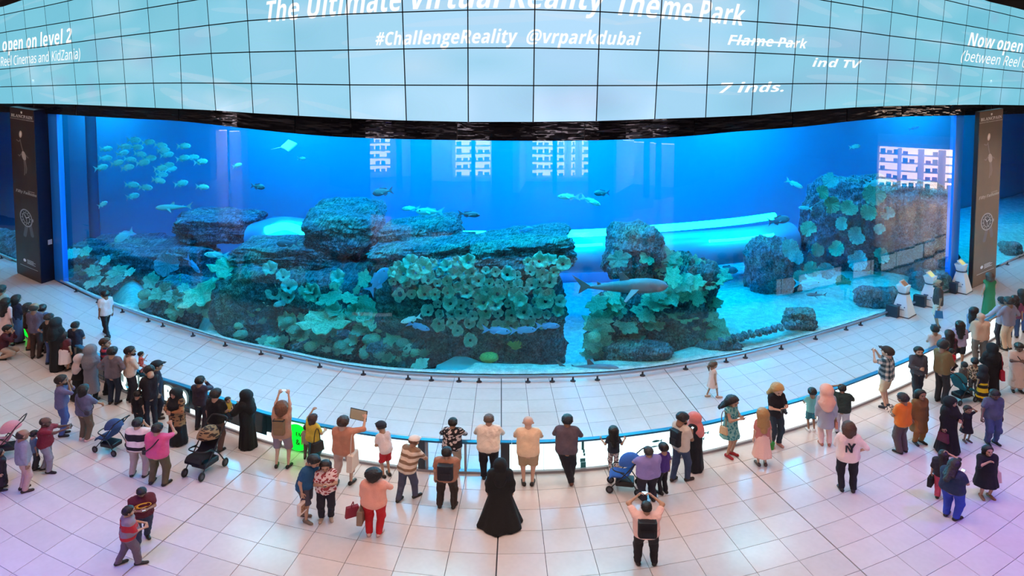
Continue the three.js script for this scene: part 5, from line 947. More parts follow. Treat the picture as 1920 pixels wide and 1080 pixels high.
  if (topKind === 'shirt') wear(o.jacket ? 'jacket' : 'shirt', [...torso(0.024), ...armP(0.018, sleeve)], 0.045, 0.024, [[0, -1, 0, -hem]], topColor, 0, neckHole);
  if (topKind === 'tunic') wear('tunic', [...torso(0.018), ...armP(0.02, sleeve), ...cone(hem, o.flare || 0.21)], 0.06, 0.026, [[0, -1, 0, -hem]], topColor, 0.03, neckHole);
  if (topKind === 'dress') wear('dress', [...torso(0.016), ...armP(0.016, sleeve), ...cone(hem, o.flare || 0.24)], 0.06, 0.026, [[0, -1, 0, -hem]], topColor, 0.045, neckHole);
  if (topKind === 'abaya') wear('abaya', [...torso(0.03), ...armP(0.035, 1.95), ...cone(0.02, o.flare || 0.26, o.train || 0.03)], 0.08, 0.028, [[0, -1, 0, -0.015]], topColor, 0.05, neckHole);
  if (lowKind === 'pants') wear('trousers', [...hipP(0.002), ...legP(0.016, o.loose || 0.012)], 0.05, 0.025, [[0, 1, 0, 0.96 - drop], [0, -1, 0, -0.06]], lowColor);
  if (lowKind === 'capri') wear('trousers', [...hipP(0.002), ...legP(0.016, 0.012)], 0.05, 0.025, [[0, 1, 0, 0.96 - drop], [0, -1, 0, -0.3]], lowColor);
  if (lowKind === 'shorts') wear('shorts', [...hipP(0.004), ...legP(0.02, 0.024)], 0.05, 0.025, [[0, 1, 0, 0.96 - drop], [0, -1, 0, -0.5 + drop * 0.4]], lowColor);
  if (lowKind === 'skirt') wear('skirt', [...hipP(0.016), ...cone(o.skirt ?? 0.2, o.flare || 0.25)], 0.06, 0.026, [[0, 1, 0, 1.06 - drop], [0, -1, 0, -(o.skirt ?? 0.2)]], lowColor, 0.05);
  // head cover
  if (o.hair) { const [k, c] = o.hair, m = part(g, k === 'hijab' ? 'headscarf' : k === 'cap' ? 'cap' : 'hair', hairGeos[k], k === 'hijab' || k === 'cap' ? cloth(c) : std0(c)); m.matrix.copy(headM); m.matrix.decompose(m.position, m.quaternion, m.scale); }
  if (o.beard) { const m = part(g, 'beard', hairGeos.beard, std0(o.beard)); m.applyMatrix4(headM); }
  if (o.under) { const m = part(g, 'hair', hairGeos.crop, std0(o.under)); m.applyMatrix4(headM); }
  for (const s of [-1, 1]) { const f = legs[s].F, m = part(g, 'shoe', shoeGeo, leather(o.shoe || '#1b1714')); m.position.set(f.x, f.y - 0.075 + 0.0, f.z); m.scale.setScalar(kid ? 1.15 : 1); m.rotation.y = -s * 0.18; }
  g.userData.rest = undefined; delete g.userData.rest;
  const frame = { g, U, tips, headC, S, wide, arms, at: (v) => g.localToWorld(v.clone()), face };
  g.updateMatrixWorld(true);
  return frame;
}
function ballv(v, r) { return [v, v, r, r]; }
const hairCache = new Map(); function std0(c) { if (!hairCache.has(c)) hairCache.set(c, std({ color: c, roughness: 0.55 })); return hairCache.get(c); }
// things that people carry
const phoneBody = std({ color: rgb(0.02, 0.02, 0.025), roughness: 0.3 }), phoneGlow = std({ color: rgb(0.7, 0.9, 1), emissive: rgb(0.6, 0.85, 1), emissiveIntensity: 0.8 });
function phone(f, label, w = 0.15, h = 0.08, tiltX = 0) {
  const p = f.tips[-1].clone().add(f.tips[1]).multiplyScalar(0.5), t = group('smartphone', label, 'phone'); t.position.copy(f.at(p)); t.rotation.order = 'YXZ'; t.rotation.y = f.g.rotation.y; t.rotation.x = tiltX;
  part(t, 'case', new RoundedBoxGeometry(w, h, 0.012, 2, 0.005), phoneBody); part(t, 'screen', box(w * 0.92, h * 0.88, 0.003, 0, 0, 0.0075), phoneGlow); return t;
}
function carried(f, name, label, category, v) { const t = group(name, label, category); t.position.copy(f.at(v)); t.rotation.y = f.g.rotation.y; t.scale.set(f.S * f.wide, f.S, f.S * f.wide); return t; }
function backpack(f, color, label, o = {}) {
  const v = f.U(0, 1.2, 0.0), t = carried(f, 'backpack', label, 'backpack', v); t.rotation.order = 'YXZ'; t.rotation.x = -(o.lean || 0);
  const z = 0.19 + (o.z || 0), m = cloth(color), dk = leather('#141414'), k = o.k || 1;
  part(t, 'sack', new RoundedBoxGeometry(0.3 * k, 0.42 * k, 0.16, 4, 0.06).translate(0, -0.02, z), m); part(t, 'pocket', new RoundedBoxGeometry(0.22 * k, 0.18 * k, 0.06, 3, 0.025).translate(0, -0.1, z + 0.085), m); part(t, 'flap', new RoundedBoxGeometry(0.29 * k, 0.03, 0.15, 2, 0.012).translate(0, 0.17 * k, z), dk);
  for (const s of [-1, 1]) part(t, 'strap', tubeGeo([V(s * 0.1, 0.14, z - 0.08), V(s * 0.115, 0.275, 0.03), V(s * 0.115, 0.26, -0.06), V(s * 0.115, 0.1, -0.15), V(s * 0.13, -0.08, 0.0), V(s * 0.11, -0.16, z - 0.07)], 0.02, 20, 6), dk);
  return t;
}
function bag(f, s, color, label, o = {}) {                        // handbag hanging from a hand or a shoulder
  const v = o.shoulder ? f.U(s * 0.24, 0.98, 0.06) : f.tips[s].clone().add(V(0, -0.02, 0)), t = carried(f, 'handbag', label, 'bag', v), k = o.k || 1;
  const sh = new THREE.Shape(); sh.moveTo(-0.15, -0.28); sh.lineTo(0.15, -0.28); sh.lineTo(0.12, 0); sh.lineTo(-0.12, 0); sh.closePath();
  const q = new THREE.ExtrudeGeometry(sh, { depth: 0.08, bevelEnabled: true, bevelSize: 0.015, bevelThickness: 0.015, bevelSegments: 2 }).translate(0, -0.08, -0.04).scale(k, k, k).rotateY(o.turn ?? Math.PI / 2);
  part(t, 'pouch', q, cloth(color));
  const top = o.shoulder ? 0.42 : 0.02; part(t, 'handle', tubeGeo([V(0, -0.08 * k, 0.09 * k), V(0, top * 0.7, 0.06), V(0, top, 0), V(0, top * 0.7, -0.06), V(0, -0.08 * k, -0.09 * k)], 0.011, 18, 6), cloth(o.handle || color)); return t;
}
function crossbag(f, s, color, label) {                           // small bag on a strap across the back
  const t = carried(f, 'crossbody_bag', label, 'bag', f.U(0, 1.0, 0)), m = leather(color);
  part(t, 'pouch', new RoundedBoxGeometry(0.2, 0.16, 0.08, 3, 0.03).translate(-s * 0.2, -0.02, 0.1), m);
  part(t, 'strap', tubeGeo([V(-s * 0.2, 0.02, 0.14), V(0, 0.22, 0.185), V(s * 0.12, 0.42, 0.1), V(s * 0.13, 0.44, -0.02), V(s * 0.02, 0.25, -0.17), V(-s * 0.17, 0.02, -0.15), V(-s * 0.23, 0, 0.03)], 0.016, 30, 6, true), m); return t;
}
// ---------------------------------------------------------------- the visitors, from left to right
const BLK = '#15131a', DK = '#0d0b0c';
// far left group along the barrier
person(6, 634, 538, 10, { top: ['shirt', '#8fb9bb'], low: ['pants', '#2b2b38'], hair: ['short', DK], skin: 'b' }, 'person in a pale teal shirt at the very left edge');
person(14, 650, 562, 15, { f: 1, top: ['dress', '#e9c9c4'], sleeve: 'elbow', hem: 0.3, hair: ['long', DK], skin: 'b' }, 'woman in a long pale pink dress at the left edge');
person(34, 643, 556, 30, { f: 1, top: ['shirt', '#1b1d33'], sleeve: 'long', low: ['skirt', '#4b5677'], skirt: 0.1, flare: 0.22, hair: ['bob', DK], arms: ['down', 'front'] }, 'woman in dark top and long blue-grey skirt beside pink dress');
{ const f = person(5, 672, 616, 75, { tall: 0.66, drop: 0.5, lean: 0.25, top: ['shirt', '#4a1420'], sleeve: 'long', low: ['pants', '#b79a86'], hair: ['short', DK], arms: 'face', stance: 0.16 }, 'crouching person in a maroon shirt taking a picture at left edge'); phone(f, 'camera held up by the crouching person', 0.13, 0.1); }
person(55, 655, 571, 60, { f: 1, top: ['shirt', '#2a1a14'], sleeve: 'elbow', low: ['pants', '#9c5a3e'], hair: ['bob', DK], arms: 'front', skin: 't' }, 'woman in a dark top and rust trousers at the left barrier');
person(68, 671, 572, -5, { top: ['shirt', '#5d5366'], sleeve: 'long', low: ['pants', '#3e2f2c'], hair: ['thin', '#2c2320'], arms: 'front', skin: 'b' }, 'balding man in a grey-purple shirt at the left barrier');
person(82, 661, 574, 5, { top: ['shirt', '#4b5a7c'], low: ['pants', '#3a3438'], hair: ['short', DK], arms: 'front' }, 'man in a blue-grey shirt beside the balding man');
person(95, 683, 591, 20, { top: ['shirt', '#111015'], low: ['pants', '#4a5b8a'], hair: ['crop', '#241a16'], arms: ['hip', 'down'], shoe: '#17263c' }, 'man in black t-shirt and blue jeans, hand on hip');
person(108, 694, 600, 15, { f: 1, top: ['abaya', '#0d0c0f'], hair: ['hijab', '#0d0c0f'], flare: 0.2 }, 'woman in a black abaya left of the man in navy');
person(122, 694, 625, 10, { f: 1, top: ['shirt', '#5a1c22'], low: ['skirt', '#e8d8d8'], skirt: 0.35, flare: 0.2, hair: ['long', '#2a1512'] }, 'girl in a dark red top and white skirt beside black abaya');
person(144, 688, 606, 10, { top: ['shirt', '#1d2236'], low: ['pants', '#1e2838'], hair: ['short', DK], arms: ['down', 'front'], b: 1.1 }, 'man in a navy t-shirt and dark jeans seen from behind');
person(200, 631, 547, -55, { top: ['shirt', '#dfe0e6'], low: ['pants', '#16171f'], hair: ['short', DK], skin: 'b', step: 0.3, b: 1.1, turn: -10 }, 'guard in a white shirt walking alone between barrier and glass');
person(151, 748, 668, 25, { f: 1, top: ['tunic', '#151316'], sleeve: 'long', low: ['skirt', '#111013'], skirt: 0.05, hair: ['hijab', 'spots:#8a6d68:#c9b4b0'], arms: ['front', 'front'] }, 'woman in black with a pale patterned scarf at the left barrier');
person(173, 752, 651, 8, { f: 1, top: ['tunic', '#7c7880'], sleeve: 'long', hem: 0.3, flare: 0.22, low: ['pants', '#1a191f'], hair: ['hijab', '#77747a'], arms: ['side', 'front'] }, 'woman in a grey headscarf and long grey tunic');
person(200, 738, 637, 60, { top: ['shirt', 'stripe:#a8324a:#20243e'], sleeve: 'long', low: ['pants', '#22222c'], hair: ['short', '#3a2a20'], turn: 30 }, 'boy in a red and navy striped shirt looking right');
person(214, 757, 654, 5, { top: ['shirt', '#6f666e'], sleeve: 'long', low: ['pants', '#1d2a3c'], hair: ['short', DK], arms: 'hip', b: 1.15, shoe: '#20150f' }, 'man in a grey shirt and dark jeans leaning at the barrier');
{ const f = person(246, 752, 653, 45, { top: ['shirt', '#dcc1ad'], sleeve: 'elbow', low: ['pants', '#2c2c36'], hair: ['short', DK], beard: '#1d1512', arms: 'hold', skin: 'b', b: 1.1, turn: 30 }, 'bearded man in a beige shirt holding a small child');
  person(0, 0, 0, 60, { at: f.at(V(0.05, 0.86, -0.3)), H: 0.8, kid: 1, drop: 0.32, top: ['shirt', '#c9473c'], low: ['pants', '#c27a72'], hair: ['short', DK], arms: ['front', 'sideup'] , stance: 0.14 }, 'small child in red carried by the man in beige'); }
person(296, 784, 680, 60, { top: ['shirt', '#20263a'], low: ['pants', '#1c2436'], hair: ['cap', '#12121a'], under: DK }, 'man in dark blue mostly hidden behind the man in black');
{ const f = person(284, 800, 690, -40, { top: ['shirt', '#1a161c'], low: ['pants', '#171a26'], hair: ['short', '#1e1712'], arms: 'phone', nod: 1, tall: 1.0 }, 'man in a black t-shirt looking at his phone'); phone(f, 'phone in the hands of the man in black', 0.08, 0.15, -1.2); }
person(260, 805, 737, 5, { kid: 0.1, top: ['shirt', '#0f0e12'], low: ['pants', '#1b1b22'], hair: ['short', DK], arms: ['down', 'down'], b: 1.05 }, 'boy in black t-shirt seen from behind');
person(333, 832, 732, -160, { f: 1, top: ['tunic', 'spots:#2c1a10:#9a6a42'], sleeve: 'long', hem: 0.62, low: ['skirt', '#0c0b0d'], skirt: 0.03, hair: ['hijab', '#0f0e10'], arms: 'hold', b: 1.1 }, 'woman with black headscarf and leopard print top');
{ const f = person(377, 805, 709, 12, { top: ['shirt', '#3a3240'], sleeve: 'long', low: ['pants', '#2b2833'], hair: ['short', DK], arms: ['face', 'face'] }, 'man in a dark plum shirt holding up a camera'); phone(f, 'camera held by the man in plum shirt', 0.13, 0.1); }
{ const f = person(407, 846, 733, 15, { top: ['shirt', '#100f13'], low: ['pants', '#5a4038'], hair: ['short', '#1a120e'], arms: ['down', 'hold'], b: 1.15 }, 'man in a black t-shirt carrying a toddler behind the stroller');
  person(0, 0, 0, 120, { at: f.at(V(0.22, 0.83, -0.2)), H: 0.78, kid: 1, drop: 0.32, top: ['shirt', '#c9a53a'], low: ['pants', '#30303a'], hair: ['short', '#2a1e18'], arms: ['front', 'front'] }, 'toddler in yellow on the arm of the man in black'); }
person(464, 838, 736, -70, { f: 1, top: ['abaya', '#0a090b'], hair: ['hijab', '#0a090b'], flare: 0.23, arms: ['shoulder', 'down'] }, 'woman in a black abaya facing left, hand on her chest');
{ const f = person(118, 816, 707, 70, { top: ['shirt', '#6a668c'], sleeve: 'elbow', low: ['pants', '#4a5a92'], hair: ['short', '#1a1310'], beard: '#1a1310', arms: 'face', skin: 'b', b: 1.1 }, 'bearded man in a lilac-blue shirt and blue jeans'); phone(f, 'phone held to the face of the bearded man', 0.08, 0.15); }
{ const f = person(160, 825, 725, 25, { f: 1, top: ['shirt', '#63627e'], sleeve: 'elbow', low: ['pants', '#6a5a48'], hair: ['bob', '#120d0c'], arms: ['down', 'push'], b: 1.15, shoe: '#e4b9b2' }, 'person in grey-blue top and olive trousers pushing the blue stroller'); crossbag(f, -1, '#3a3848', 'thin strap bag across the grey-blue top'); }
{ const f = person(88, 884, 786, 82, { top: ['shirt', '#7a1626'], low: ['pants', '#8d858c'], hair: ['thin', '#20140f'], arms: 'out', skin: 'd', step: 0.1, b: 1.1 }, 'man in a dark red polo stretching out a phone'); phone(f, 'phone stretched out by the man in dark red', 0.08, 0.15); }
person(66, 880, 812, 40, { top: ['shirt', '#5f7686'], low: ['pants', '#34343c'], hair: ['short', '#15100e'], kid: 0.05 }, 'youth in blue-grey partly hidden behind the man in grey');
person(46, 920, 810, 45, { top: ['shirt', '#8d8a92'], sleeve: 'long', low: ['pants', '#c09c90'], hair: ['thin', '#2a211c'], skin: 'b', b: 1.1, shoe: '#2c1c14' }, 'balding man in grey shirt and tan trousers near pink stroller');
person(2, 918, 845, 60, { f: 1, top: ['tunic', '#2a2028'], sleeve: 'long', hem: 0.25, hair: ['long', '#140d0c'], low: ['pants', '#1a161a'] }, 'dark figure cut by the left edge of the picture');
person(261, 892, 788, 5, { top: ['shirt', 'wide:#1a1620:#ead7cc'], low: ['pants', '#b09c90'], hair: ['short', DK], arms: ['down', 'face'], b: 1.2, w: 1.1, stance: 0.15 }, 'man in a white t-shirt with black stripes');
{ const f = person(298, 907, 798, 12, { top: ['shirt', '#d9527e'], low: ['pants', '#5b5238'], hair: ['short', '#14100f'], arms: ['down', 'shoot'], b: 1.25, w: 1.12, stance: 0.16 }, 'man in a pink shirt and olive trousers with arm raised'); crossbag(f, 1, '#191418', 'black crossbody bag on the man in pink'); }
{ const f = person(268, 1014, 915, 150, { top: ['shirt', '#5a1020'], low: ['pants', '#343c52'], hair: ['short', DK], arms: ['phone', 'phone'], nod: 1, b: 1.2, skin: 'b', step: 0.12, shoe: '#2e2a20', under: '#1c1512' }, 'man in a maroon jersey with a yellow letter emblem'); phone(f, 'glowing phone of the man in maroon jersey', 0.08, 0.15, -1.2);
  const t = new THREE.Group(); t.name = 'emblem'; const gold = leather('#e0a020'); f.g.add(t); t.position.copy(f.U(0, 1.27, -0.175)); t.rotation.y = Math.PI; t.rotation.order = 'YXZ'; t.rotation.x = -0.1;
  part(t, 'emblem_letter', new THREE.TorusGeometry(0.075, 0.016, 6, 24, 4.7).rotateZ(0.8).scale(1.5, 0.75, 0.7), gold); part(t, 'emblem_ring', new THREE.TorusGeometry(0.11, 0.007, 5, 28).scale(1.5, 0.7, 0.6), gold); }
person(243, 1058, 953, 60, { top: ['shirt', 'wide:#b02028:#86767c'], sleeve: 'elbow', low: ['pants', '#6b5a60'], hair: ['short', '#120d0c'], arms: ['front', 'front'], step: 0.18, b: 1.15, skin: 't' }, 'man in a grey and red shirt walking right at lower left');
// centre, at the lit barrier
{ const f = person(530, 876, 757, 5, { f: 1, tall: 1, top: ['shirt', '#b58a72'], sleeve: 'tee', low: ['shorts', '#8c7f8c'], hair: ['bob', '#6a4630'], arms: 'high', skin: 'l', b: 1.2, stance: 0.15 }, 'woman with a khaki backpack raising her phone high'); backpack(f, '#8a6c4a', 'khaki backpack on the woman with raised arms'); phone(f, 'phone raised high above the khaki backpack', 0.15, 0.08); }
{ const f = person(588, 868, 780, 40, { f: 1, top: ['shirt', '#cdaa38'], sleeve: 'tee', low: ['pants', '#1d5a60'], hair: ['bob', '#3a2014'], arms: ['sideup', 'front'], skin: 't' }, 'woman in a yellow top and teal trousers with raised hand'); bag(f, 1, '#21160f', 'dark brown shoulder bag of the woman in yellow', { shoulder: 1, k: 1.1 }); }
person(576, 860, 800, 10, { top: ['shirt', '#a89a86'], low: ['pants', '#6b5a50'], hair: ['short', '#2a1c14'], kid: 0.2 }, 'child in beige beside the woman in yellow');
{ const f = person(645, 908, 785, 12, { f: 1, top: ['shirt', '#c68468'], sleeve: 'elbow', low: ['capri', '#c6a69a'], hair: ['short', '#38231a'], arms: ['front', 'sideup'], skin: 'l', b: 1.2, w: 1.08, stance: 0.15, step: 0.06 }, 'woman in peach top and beige trousers holding up a tablet'); bag(f, 1, '#e6d3c0', 'large cream shoulder bag of the woman in peach', { shoulder: 1, k: 1.3 });
  const t = group('tablet', 'dark tablet computer held up at the barrier', 'tablet'); t.position.copy(f.at(V(0.22, 1.66, -0.36))); t.rotation.y = f.g.rotation.y; t.rotation.z = -0.12; part(t, 'case', new RoundedBoxGeometry(0.5, 0.32, 0.025, 2, 0.01), phoneBody); part(t, 'screen', box(0.46, 0.28, 0.003, 0, 0, 0.014), std({ color: rgb(0.25, 0.18, 0.12), emissive: rgb(0.3, 0.22, 0.14), emissiveIntensity: 0.5, roughness: 0.2 })); }
person(724, 893, 800, -40, { kid: 0.15, top: ['shirt', '#e6d6d4'], low: ['shorts', '#c11f2c'], hair: ['cap', '#221a24'], under: '#20140f', lean: 0.35, arms: 'front', skin: 't' }, 'boy with dark cap, white shirt and red shorts');
person(764, 936, 826, 35, { top: ['shirt', 'stripe:#8a6a52:#d8c3ae'], low: ['pants', '#4a4a5e'], hair: ['cap', '#e6d8cc'], under: '#6a4a38', lean: 0.35, arms: 'rail', b: 1.2, step: 0.18, skin: 't' }, 'man in a white cap and brown striped polo leaning forward');
{ const f = person(573, 974, 851, 110, { top: ['shirt', '#1b4f78'], low: ['shorts', '#4a4654'], hair: ['short', '#14100e'], lean: 0.3, arms: ['front', 'down'], b: 1.2, skin: 't', step: 0.1, shoe: '#7a6a58', nod: 0.6 }, 'man in a blue polo and grey shorts bending to the woman');
  const t = carried(f, 'paper_bag', 'white printed carrier bag held by the man in blue', 'bag', f.tips[1].clone().add(V(0, -0.02, 0))); part(t, 'bag_body', new RoundedBoxGeometry(0.34, 0.3, 0.08, 2, 0.02).translate(0, -0.24, 0), cloth('#ecd9cf')); part(t, 'print', box(0.22, 0.17, 0.09, 0, -0.24, 0), cloth('spots:#6a3a34:#b08a6a')); part(t, 'handle', tubeGeo([V(-0.1, -0.1, 0), V(-0.05, 0.01, 0), V(0.05, 0.01, 0), V(0.1, -0.1, 0)], 0.008, 12, 5), cloth('#ecd9cf')); }
{ const f = person(612, 974, 866, 170, { f: 1, top: ['shirt', 'spots:#9c3a3c:#ecd2cc'], sleeve: 'tee', hem: 0.8, low: ['pants', '#221f2b'], hair: ['long', '#1f120e'], arms: 'phone', skin: 't', b: 1.1, shoe: '#b49a84', nod: 0.5 }, 'woman in a red patterned blouse facing the viewer'); phone(f, 'phone in the hands of the woman in patterned blouse', 0.08, 0.15, -1); }
{ const f = person(702, 1002, 884, 5, { f: 1, top: ['shirt', '#f0a590'], sleeve: 'elbow', hem: 0.78, low: ['pants', '#c0141f'], hair: ['afro', '#120d0d'], arms: ['down', 'shoulder'], skin: 'b', b: 1.25, w: 1.1, shoe: '#d8b0a8' }, 'woman with curly hair, peach blouse and red trousers'); bag(f, -1, '#8a7260', 'beige tote held by the woman in red trousers', { k: 1.1 }); bag(f, -1, '#8c2434', 'red paper bag beside the beige tote', { k: 0.9, turn: 0.6 }).position.add(V(-0.22, 0.05, 0)); }
person(848, 888, 792, 3, { f: 1, top: ['shirt', 'spots:#c8b8b4:#17131a'], sleeve: 'elbow', low: ['pants', '#b59a84'], hair: ['short', DK], lean: 0.2, arms: 'rail', b: 1.1, w: 1.08 }, 'person in black dotted shirt leaning on the barrier');
{ const f = person(838, 950, 843, 5, { top: ['shirt', '#a9745c'], sleeve: 'tee', low: ['pants', '#332823'], hair: ['short', '#100c0b'], arms: ['down', 'front'], b: 1.15, stance: 0.15, skin: 't', w: 1.1 }, 'man with a black backpack standing behind the dotted shirt'); backpack(f, '#221f2a', 'black backpack with a grey edge on the man in brown', { k: 1.1 }); }
person(916, 896, 786, 2, { top: ['shirt', '#efdcc8'], sleeve: 'elbow', low: ['pants', '#15141c'], hair: ['crop', '#5a4030'], lean: 0.22, arms: 'rail', b: 1.25, w: 1.12, skin: 't' }, 'man in a white shirt and black trousers leaning on barrier');
person(990, 908, 790, 2, { top: ['shirt', '#ecc9a4'], low: ['shorts', '#b59878'], lean: 0.2, arms: 'rail', b: 1.22, w: 1.12, skin: 'l', stance: 0.09 }, 'bald man in a cream t-shirt and khaki shorts');
person(1062, 904, 787, 8, { top: ['shirt', '#5c4d56'], sleeve: 'elbow', low: ['pants', '#1c1b24'], hair: ['short', '#100d0d'], lean: 0.25, arms: 'rail', b: 1.22, w: 1.1, cross: 1, skin: 'b', shoe: '#5a3424' }, 'man in a dusky purple shirt with legs crossed');
person(938, 975, 866, 0, { f: 1, top: ['abaya', '#0b0a0b'], hair: ['hijab', '#0b0a0b'], flare: 0.46, train: 0.12, w: 1.1 }, 'woman in a wide flowing black abaya at the centre');
person(1150, 886, 807, 0, { f: 1, kid: 0.4, top: ['shirt', '#2d3542'], low: ['pants', 'spots:#6a5a60:#d6ccc8'], hair: ['long', '#120d0c'], arms: [[[0.42, 1.26, -0.2], [0.3, -1, 0.3]], [[0.42, 1.26, -0.2], [0.3, -1, 0.3]]], lean: 0.1, skin: 't' }, 'little girl spreading her arms along the barrier ledge');
person(1215, 938, 842, -15, { top: ['shirt', '#8f7fb8'], low: ['pants', '#232231'], hair: ['short', '#2e2a26'], arms: 'push', b: 1.25, w: 1.15, skin: 't' }, 'man in a lilac t-shirt with the blue stroller');
person(1243, 925, 837, -30, { kid: 0.1, top: ['shirt', '#4a2f80'], low: ['pants', '#1c1a24'], hair: ['short', DK], arms: ['front', 'down'] }, 'boy in a purple t-shirt next to the man in lilac');
{ const f = person(1276, 901, 778, 55, { top: ['shirt', '#d3c4b4'], low: ['pants', '#33405c'], hair: ['short', '#19110e'], beard: '#1c1410', arms: 'phone', b: 1.2, skin: 'b', step: 0.15, nod: 0.6, shoe: '#2a1a14' }, 'bearded man with dark backpack looking at his phone'); backpack(f, '#1c2129', 'dark backpack on the bearded man at the barrier'); phone(f, 'phone of the bearded man with backpack', 0.08, 0.15, -1); }
person(1301, 880, 778, -60, { f: 1, top: ['abaya', '#111016'], hair: ['hijab', '#d77a74'], flare: 0.2, arms: 'front' }, 'woman in black abaya and pink headscarf behind bearded man');
{ const f = person(1211, 1056, 946, 3, { top: ['shirt', '#efc3b8'], low: ['pants', '#211c20'], hair: ['short', '#0d0b0b'], arms: [[[0.13, 1.72, -0.3], [1, -0.2, 0]], [[0.13, 1.72, -0.3], [1, -0.2, 0]]], b: 1.2, w: 1.12, stance: 0.15, skin: 't' }, 'man with black backpack taking a picture at the bottom'); backpack(f, '#15121a', 'black backpack of the man at the bottom', { k: 1.15 }); phone(f, 'phone raised by the man at the bottom', 0.15, 0.08); }
// right of centre
person(1336, 745, 682, 75, { f: 1, kid: 0.7, top: ['dress', '#eecdbf'], sleeve: 'tank', hem: 0.55, flare: 0.24, hair: ['tail', '#5a3a26'], arms: ['down', 'down'], step: 0.22, skin: 't', shoe: '#dfb89c' }, 'little girl in a white dress running behind the barrier');
{ const f = person(1369, 855, 745, 135, { f: 1, top: ['dress', 'spots:#2e7f86:#7fb4ac'], sleeve: 'tank', hem: 0.58, flare: 0.26, hair: ['long', '#1c110e'], arms: 'phone', skin: 't', shoe: '#a3121e', nod: 0.7 }, 'woman in a teal patterned dress and red shoes'); phone(f, 'phone of the woman in teal dress', 0.08, 0.15, -1); bag(f, 1, '#d9b48a', 'small tan shoulder bag of the woman in teal', { shoulder: 1, k: 0.7, handle: '#8a6a4a' }); }
{ const f = person(1428, 872, 773, 0, { f: 1, kid: 0.1, top: ['shirt', '#c47a72'], low: ['skirt', '#f0c2b4'], skirt: 0.32, flare: 0.27, hair: ['long', '#a67a48'], arms: ['down', 'down'], skin: 'l', shoe: '#4a3a34' }, 'girl with long fair hair and a pale pink skirt'); const t = carried(f, 'toy_bucket', 'small green bucket hanging by the girl in pink skirt', 'bucket', f.tips[1]); part(t, 'bucket', new THREE.CylinderGeometry(0.1, 0.075, 0.2, 16).translate(0, -0.16, 0), leather('#2f8f2c')); part(t, 'handle', tubeGeo([V(-0.1, -0.06, 0), V(0, 0.02, 0), V(0.1, -0.06, 0)], 0.008, 10, 5), leather('#2f8f2c')); }
{ const f = person(1454, 836, 722, 165, { f: 1, top: ['shirt', '#17141a'], hem: 0.8, low: ['pants', '#24313a'], hair: ['long', '#b98a4e'], arms: 'hold', skin: 'l', nod: 0.8, shoe: '#c08a7a' }, 'fair-haired woman in black top looking down'); const t = carried(f, 'camera', 'black camera held by the fair-haired woman', 'camera', f.tips[-1].clone().add(f.tips[1]).multiplyScalar(0.5)); part(t, 'body', new RoundedBoxGeometry(0.15, 0.1, 0.07, 2, 0.015), phoneBody); part(t, 'lens', new THREE.CylinderGeometry(0.04, 0.045, 0.09, 14).rotateX(Math.PI / 2).translate(0, 0, -0.07), phoneBody); }
person(1521, 808, 733, 0, { kid: 0.4, top: ['shirt', '#6fb7b4'], low: ['shorts', '#2f6f7a'], hair: ['short', DK], arms: ['rail', 'rail'], skin: 'b', shoe: '#d8d8d8' }, 'small boy in teal clothes at the barrier');
person(1577, 812, 728, 20, { top: ['shirt', '#22332e'], low: ['pants', '#c9c4c8'], hair: ['short', '#15100e'], arms: ['head', 'rail'], lean: 0.25, b: 1.15, skin: 'b' }, 'man in dark green leaning with an arm over his head');
{ const f = person(1547, 834, 726, 8, { f: 1, top: ['tunic', '#a9aab4'], sleeve: 'long', hem: 0.56, flare: 0.2, low: ['pants', '#efc9bf'], hair: ['hijab', '#efb09a'], arms: ['down', 'down'], shoe: '#b06a58' }, 'woman in pink headscarf and grey tunic'); bag(f, 1, '#c98a70', 'small pink bag of the woman in grey tunic', { k: 0.6 }); }
{ const f = person(1588, 920, 796, 10, { f: 1, top: ['shirt', '#f3d6cc'], sleeve: 'elbow', hem: 0.8, low: ['pants', '#1c1a22'], hair: ['bob', '#4e2f1e'], arms: ['phone', 'hip'], b: 1.2, w: 1.1, skin: 'l', stance: 0.12 }, 'woman in a white shirt with a large dark monogram on her back');
  const ink = leather('#16151f'), t = new THREE.Group(); t.name = 'monogram'; f.g.add(t); t.position.copy(f.U(0, 1.2, 0.162)); t.rotation.y = 0;
  const ch = (s, x, y, size, rz) => { const q = new TextGeometry(s, { font, size, depth: 0.02, curveSegments: 4 }); q.computeBoundingBox(); const bb = q.boundingBox; q.translate(-(bb.max.x + bb.min.x) / 2, -(bb.max.y + bb.min.y) / 2, 0); const m = part(t, 'letter', q, ink); m.position.set(x, y, 0); m.rotation.z = rz; };
  ch('N', -0.02, -0.02, 0.17, 0.0); ch('Y', 0.03, 0.03, 0.2, 0.0); }
{ const f = person(1661, 764, 654, -50, { top: ['shirt', 'plaid:#1f3a44:#d8cfc6'], low: ['shorts', '#c9b394'], hair: ['cap', '#33261f'], under: '#2a1c14', arms: 'shoot', b: 1.25, skin: 'l', nod: -0.3, shoe: '#1b2a38' }, 'man in plaid shirt and shorts photographing over the barrier'); phone(f, 'phone of the man in plaid shirt', 0.15, 0.08); }
person(1719, 748, 653, 185, { top: ['shirt', '#4b4a50'], sleeve: 'long', low: ['pants', '#22262e'], hair: ['short', '#120d0b'], beard: '#120d0b', arms: ['down', 'hold'], skin: 't', step: 0.16 }, 'bearded man in charcoal raglan shirt walking towards the viewer');
person(1722, 831, 734, 165, { f: 1, top: ['tunic', '#7d5428'], sleeve: 'long', hem: 0.42, low: ['pants', '#9a5f28'], hair: ['long', '#120d0c'], skin: 'b', arms: ['down', 'down'], flare: 0.22 }, 'woman in mustard brown tunic facing the viewer');
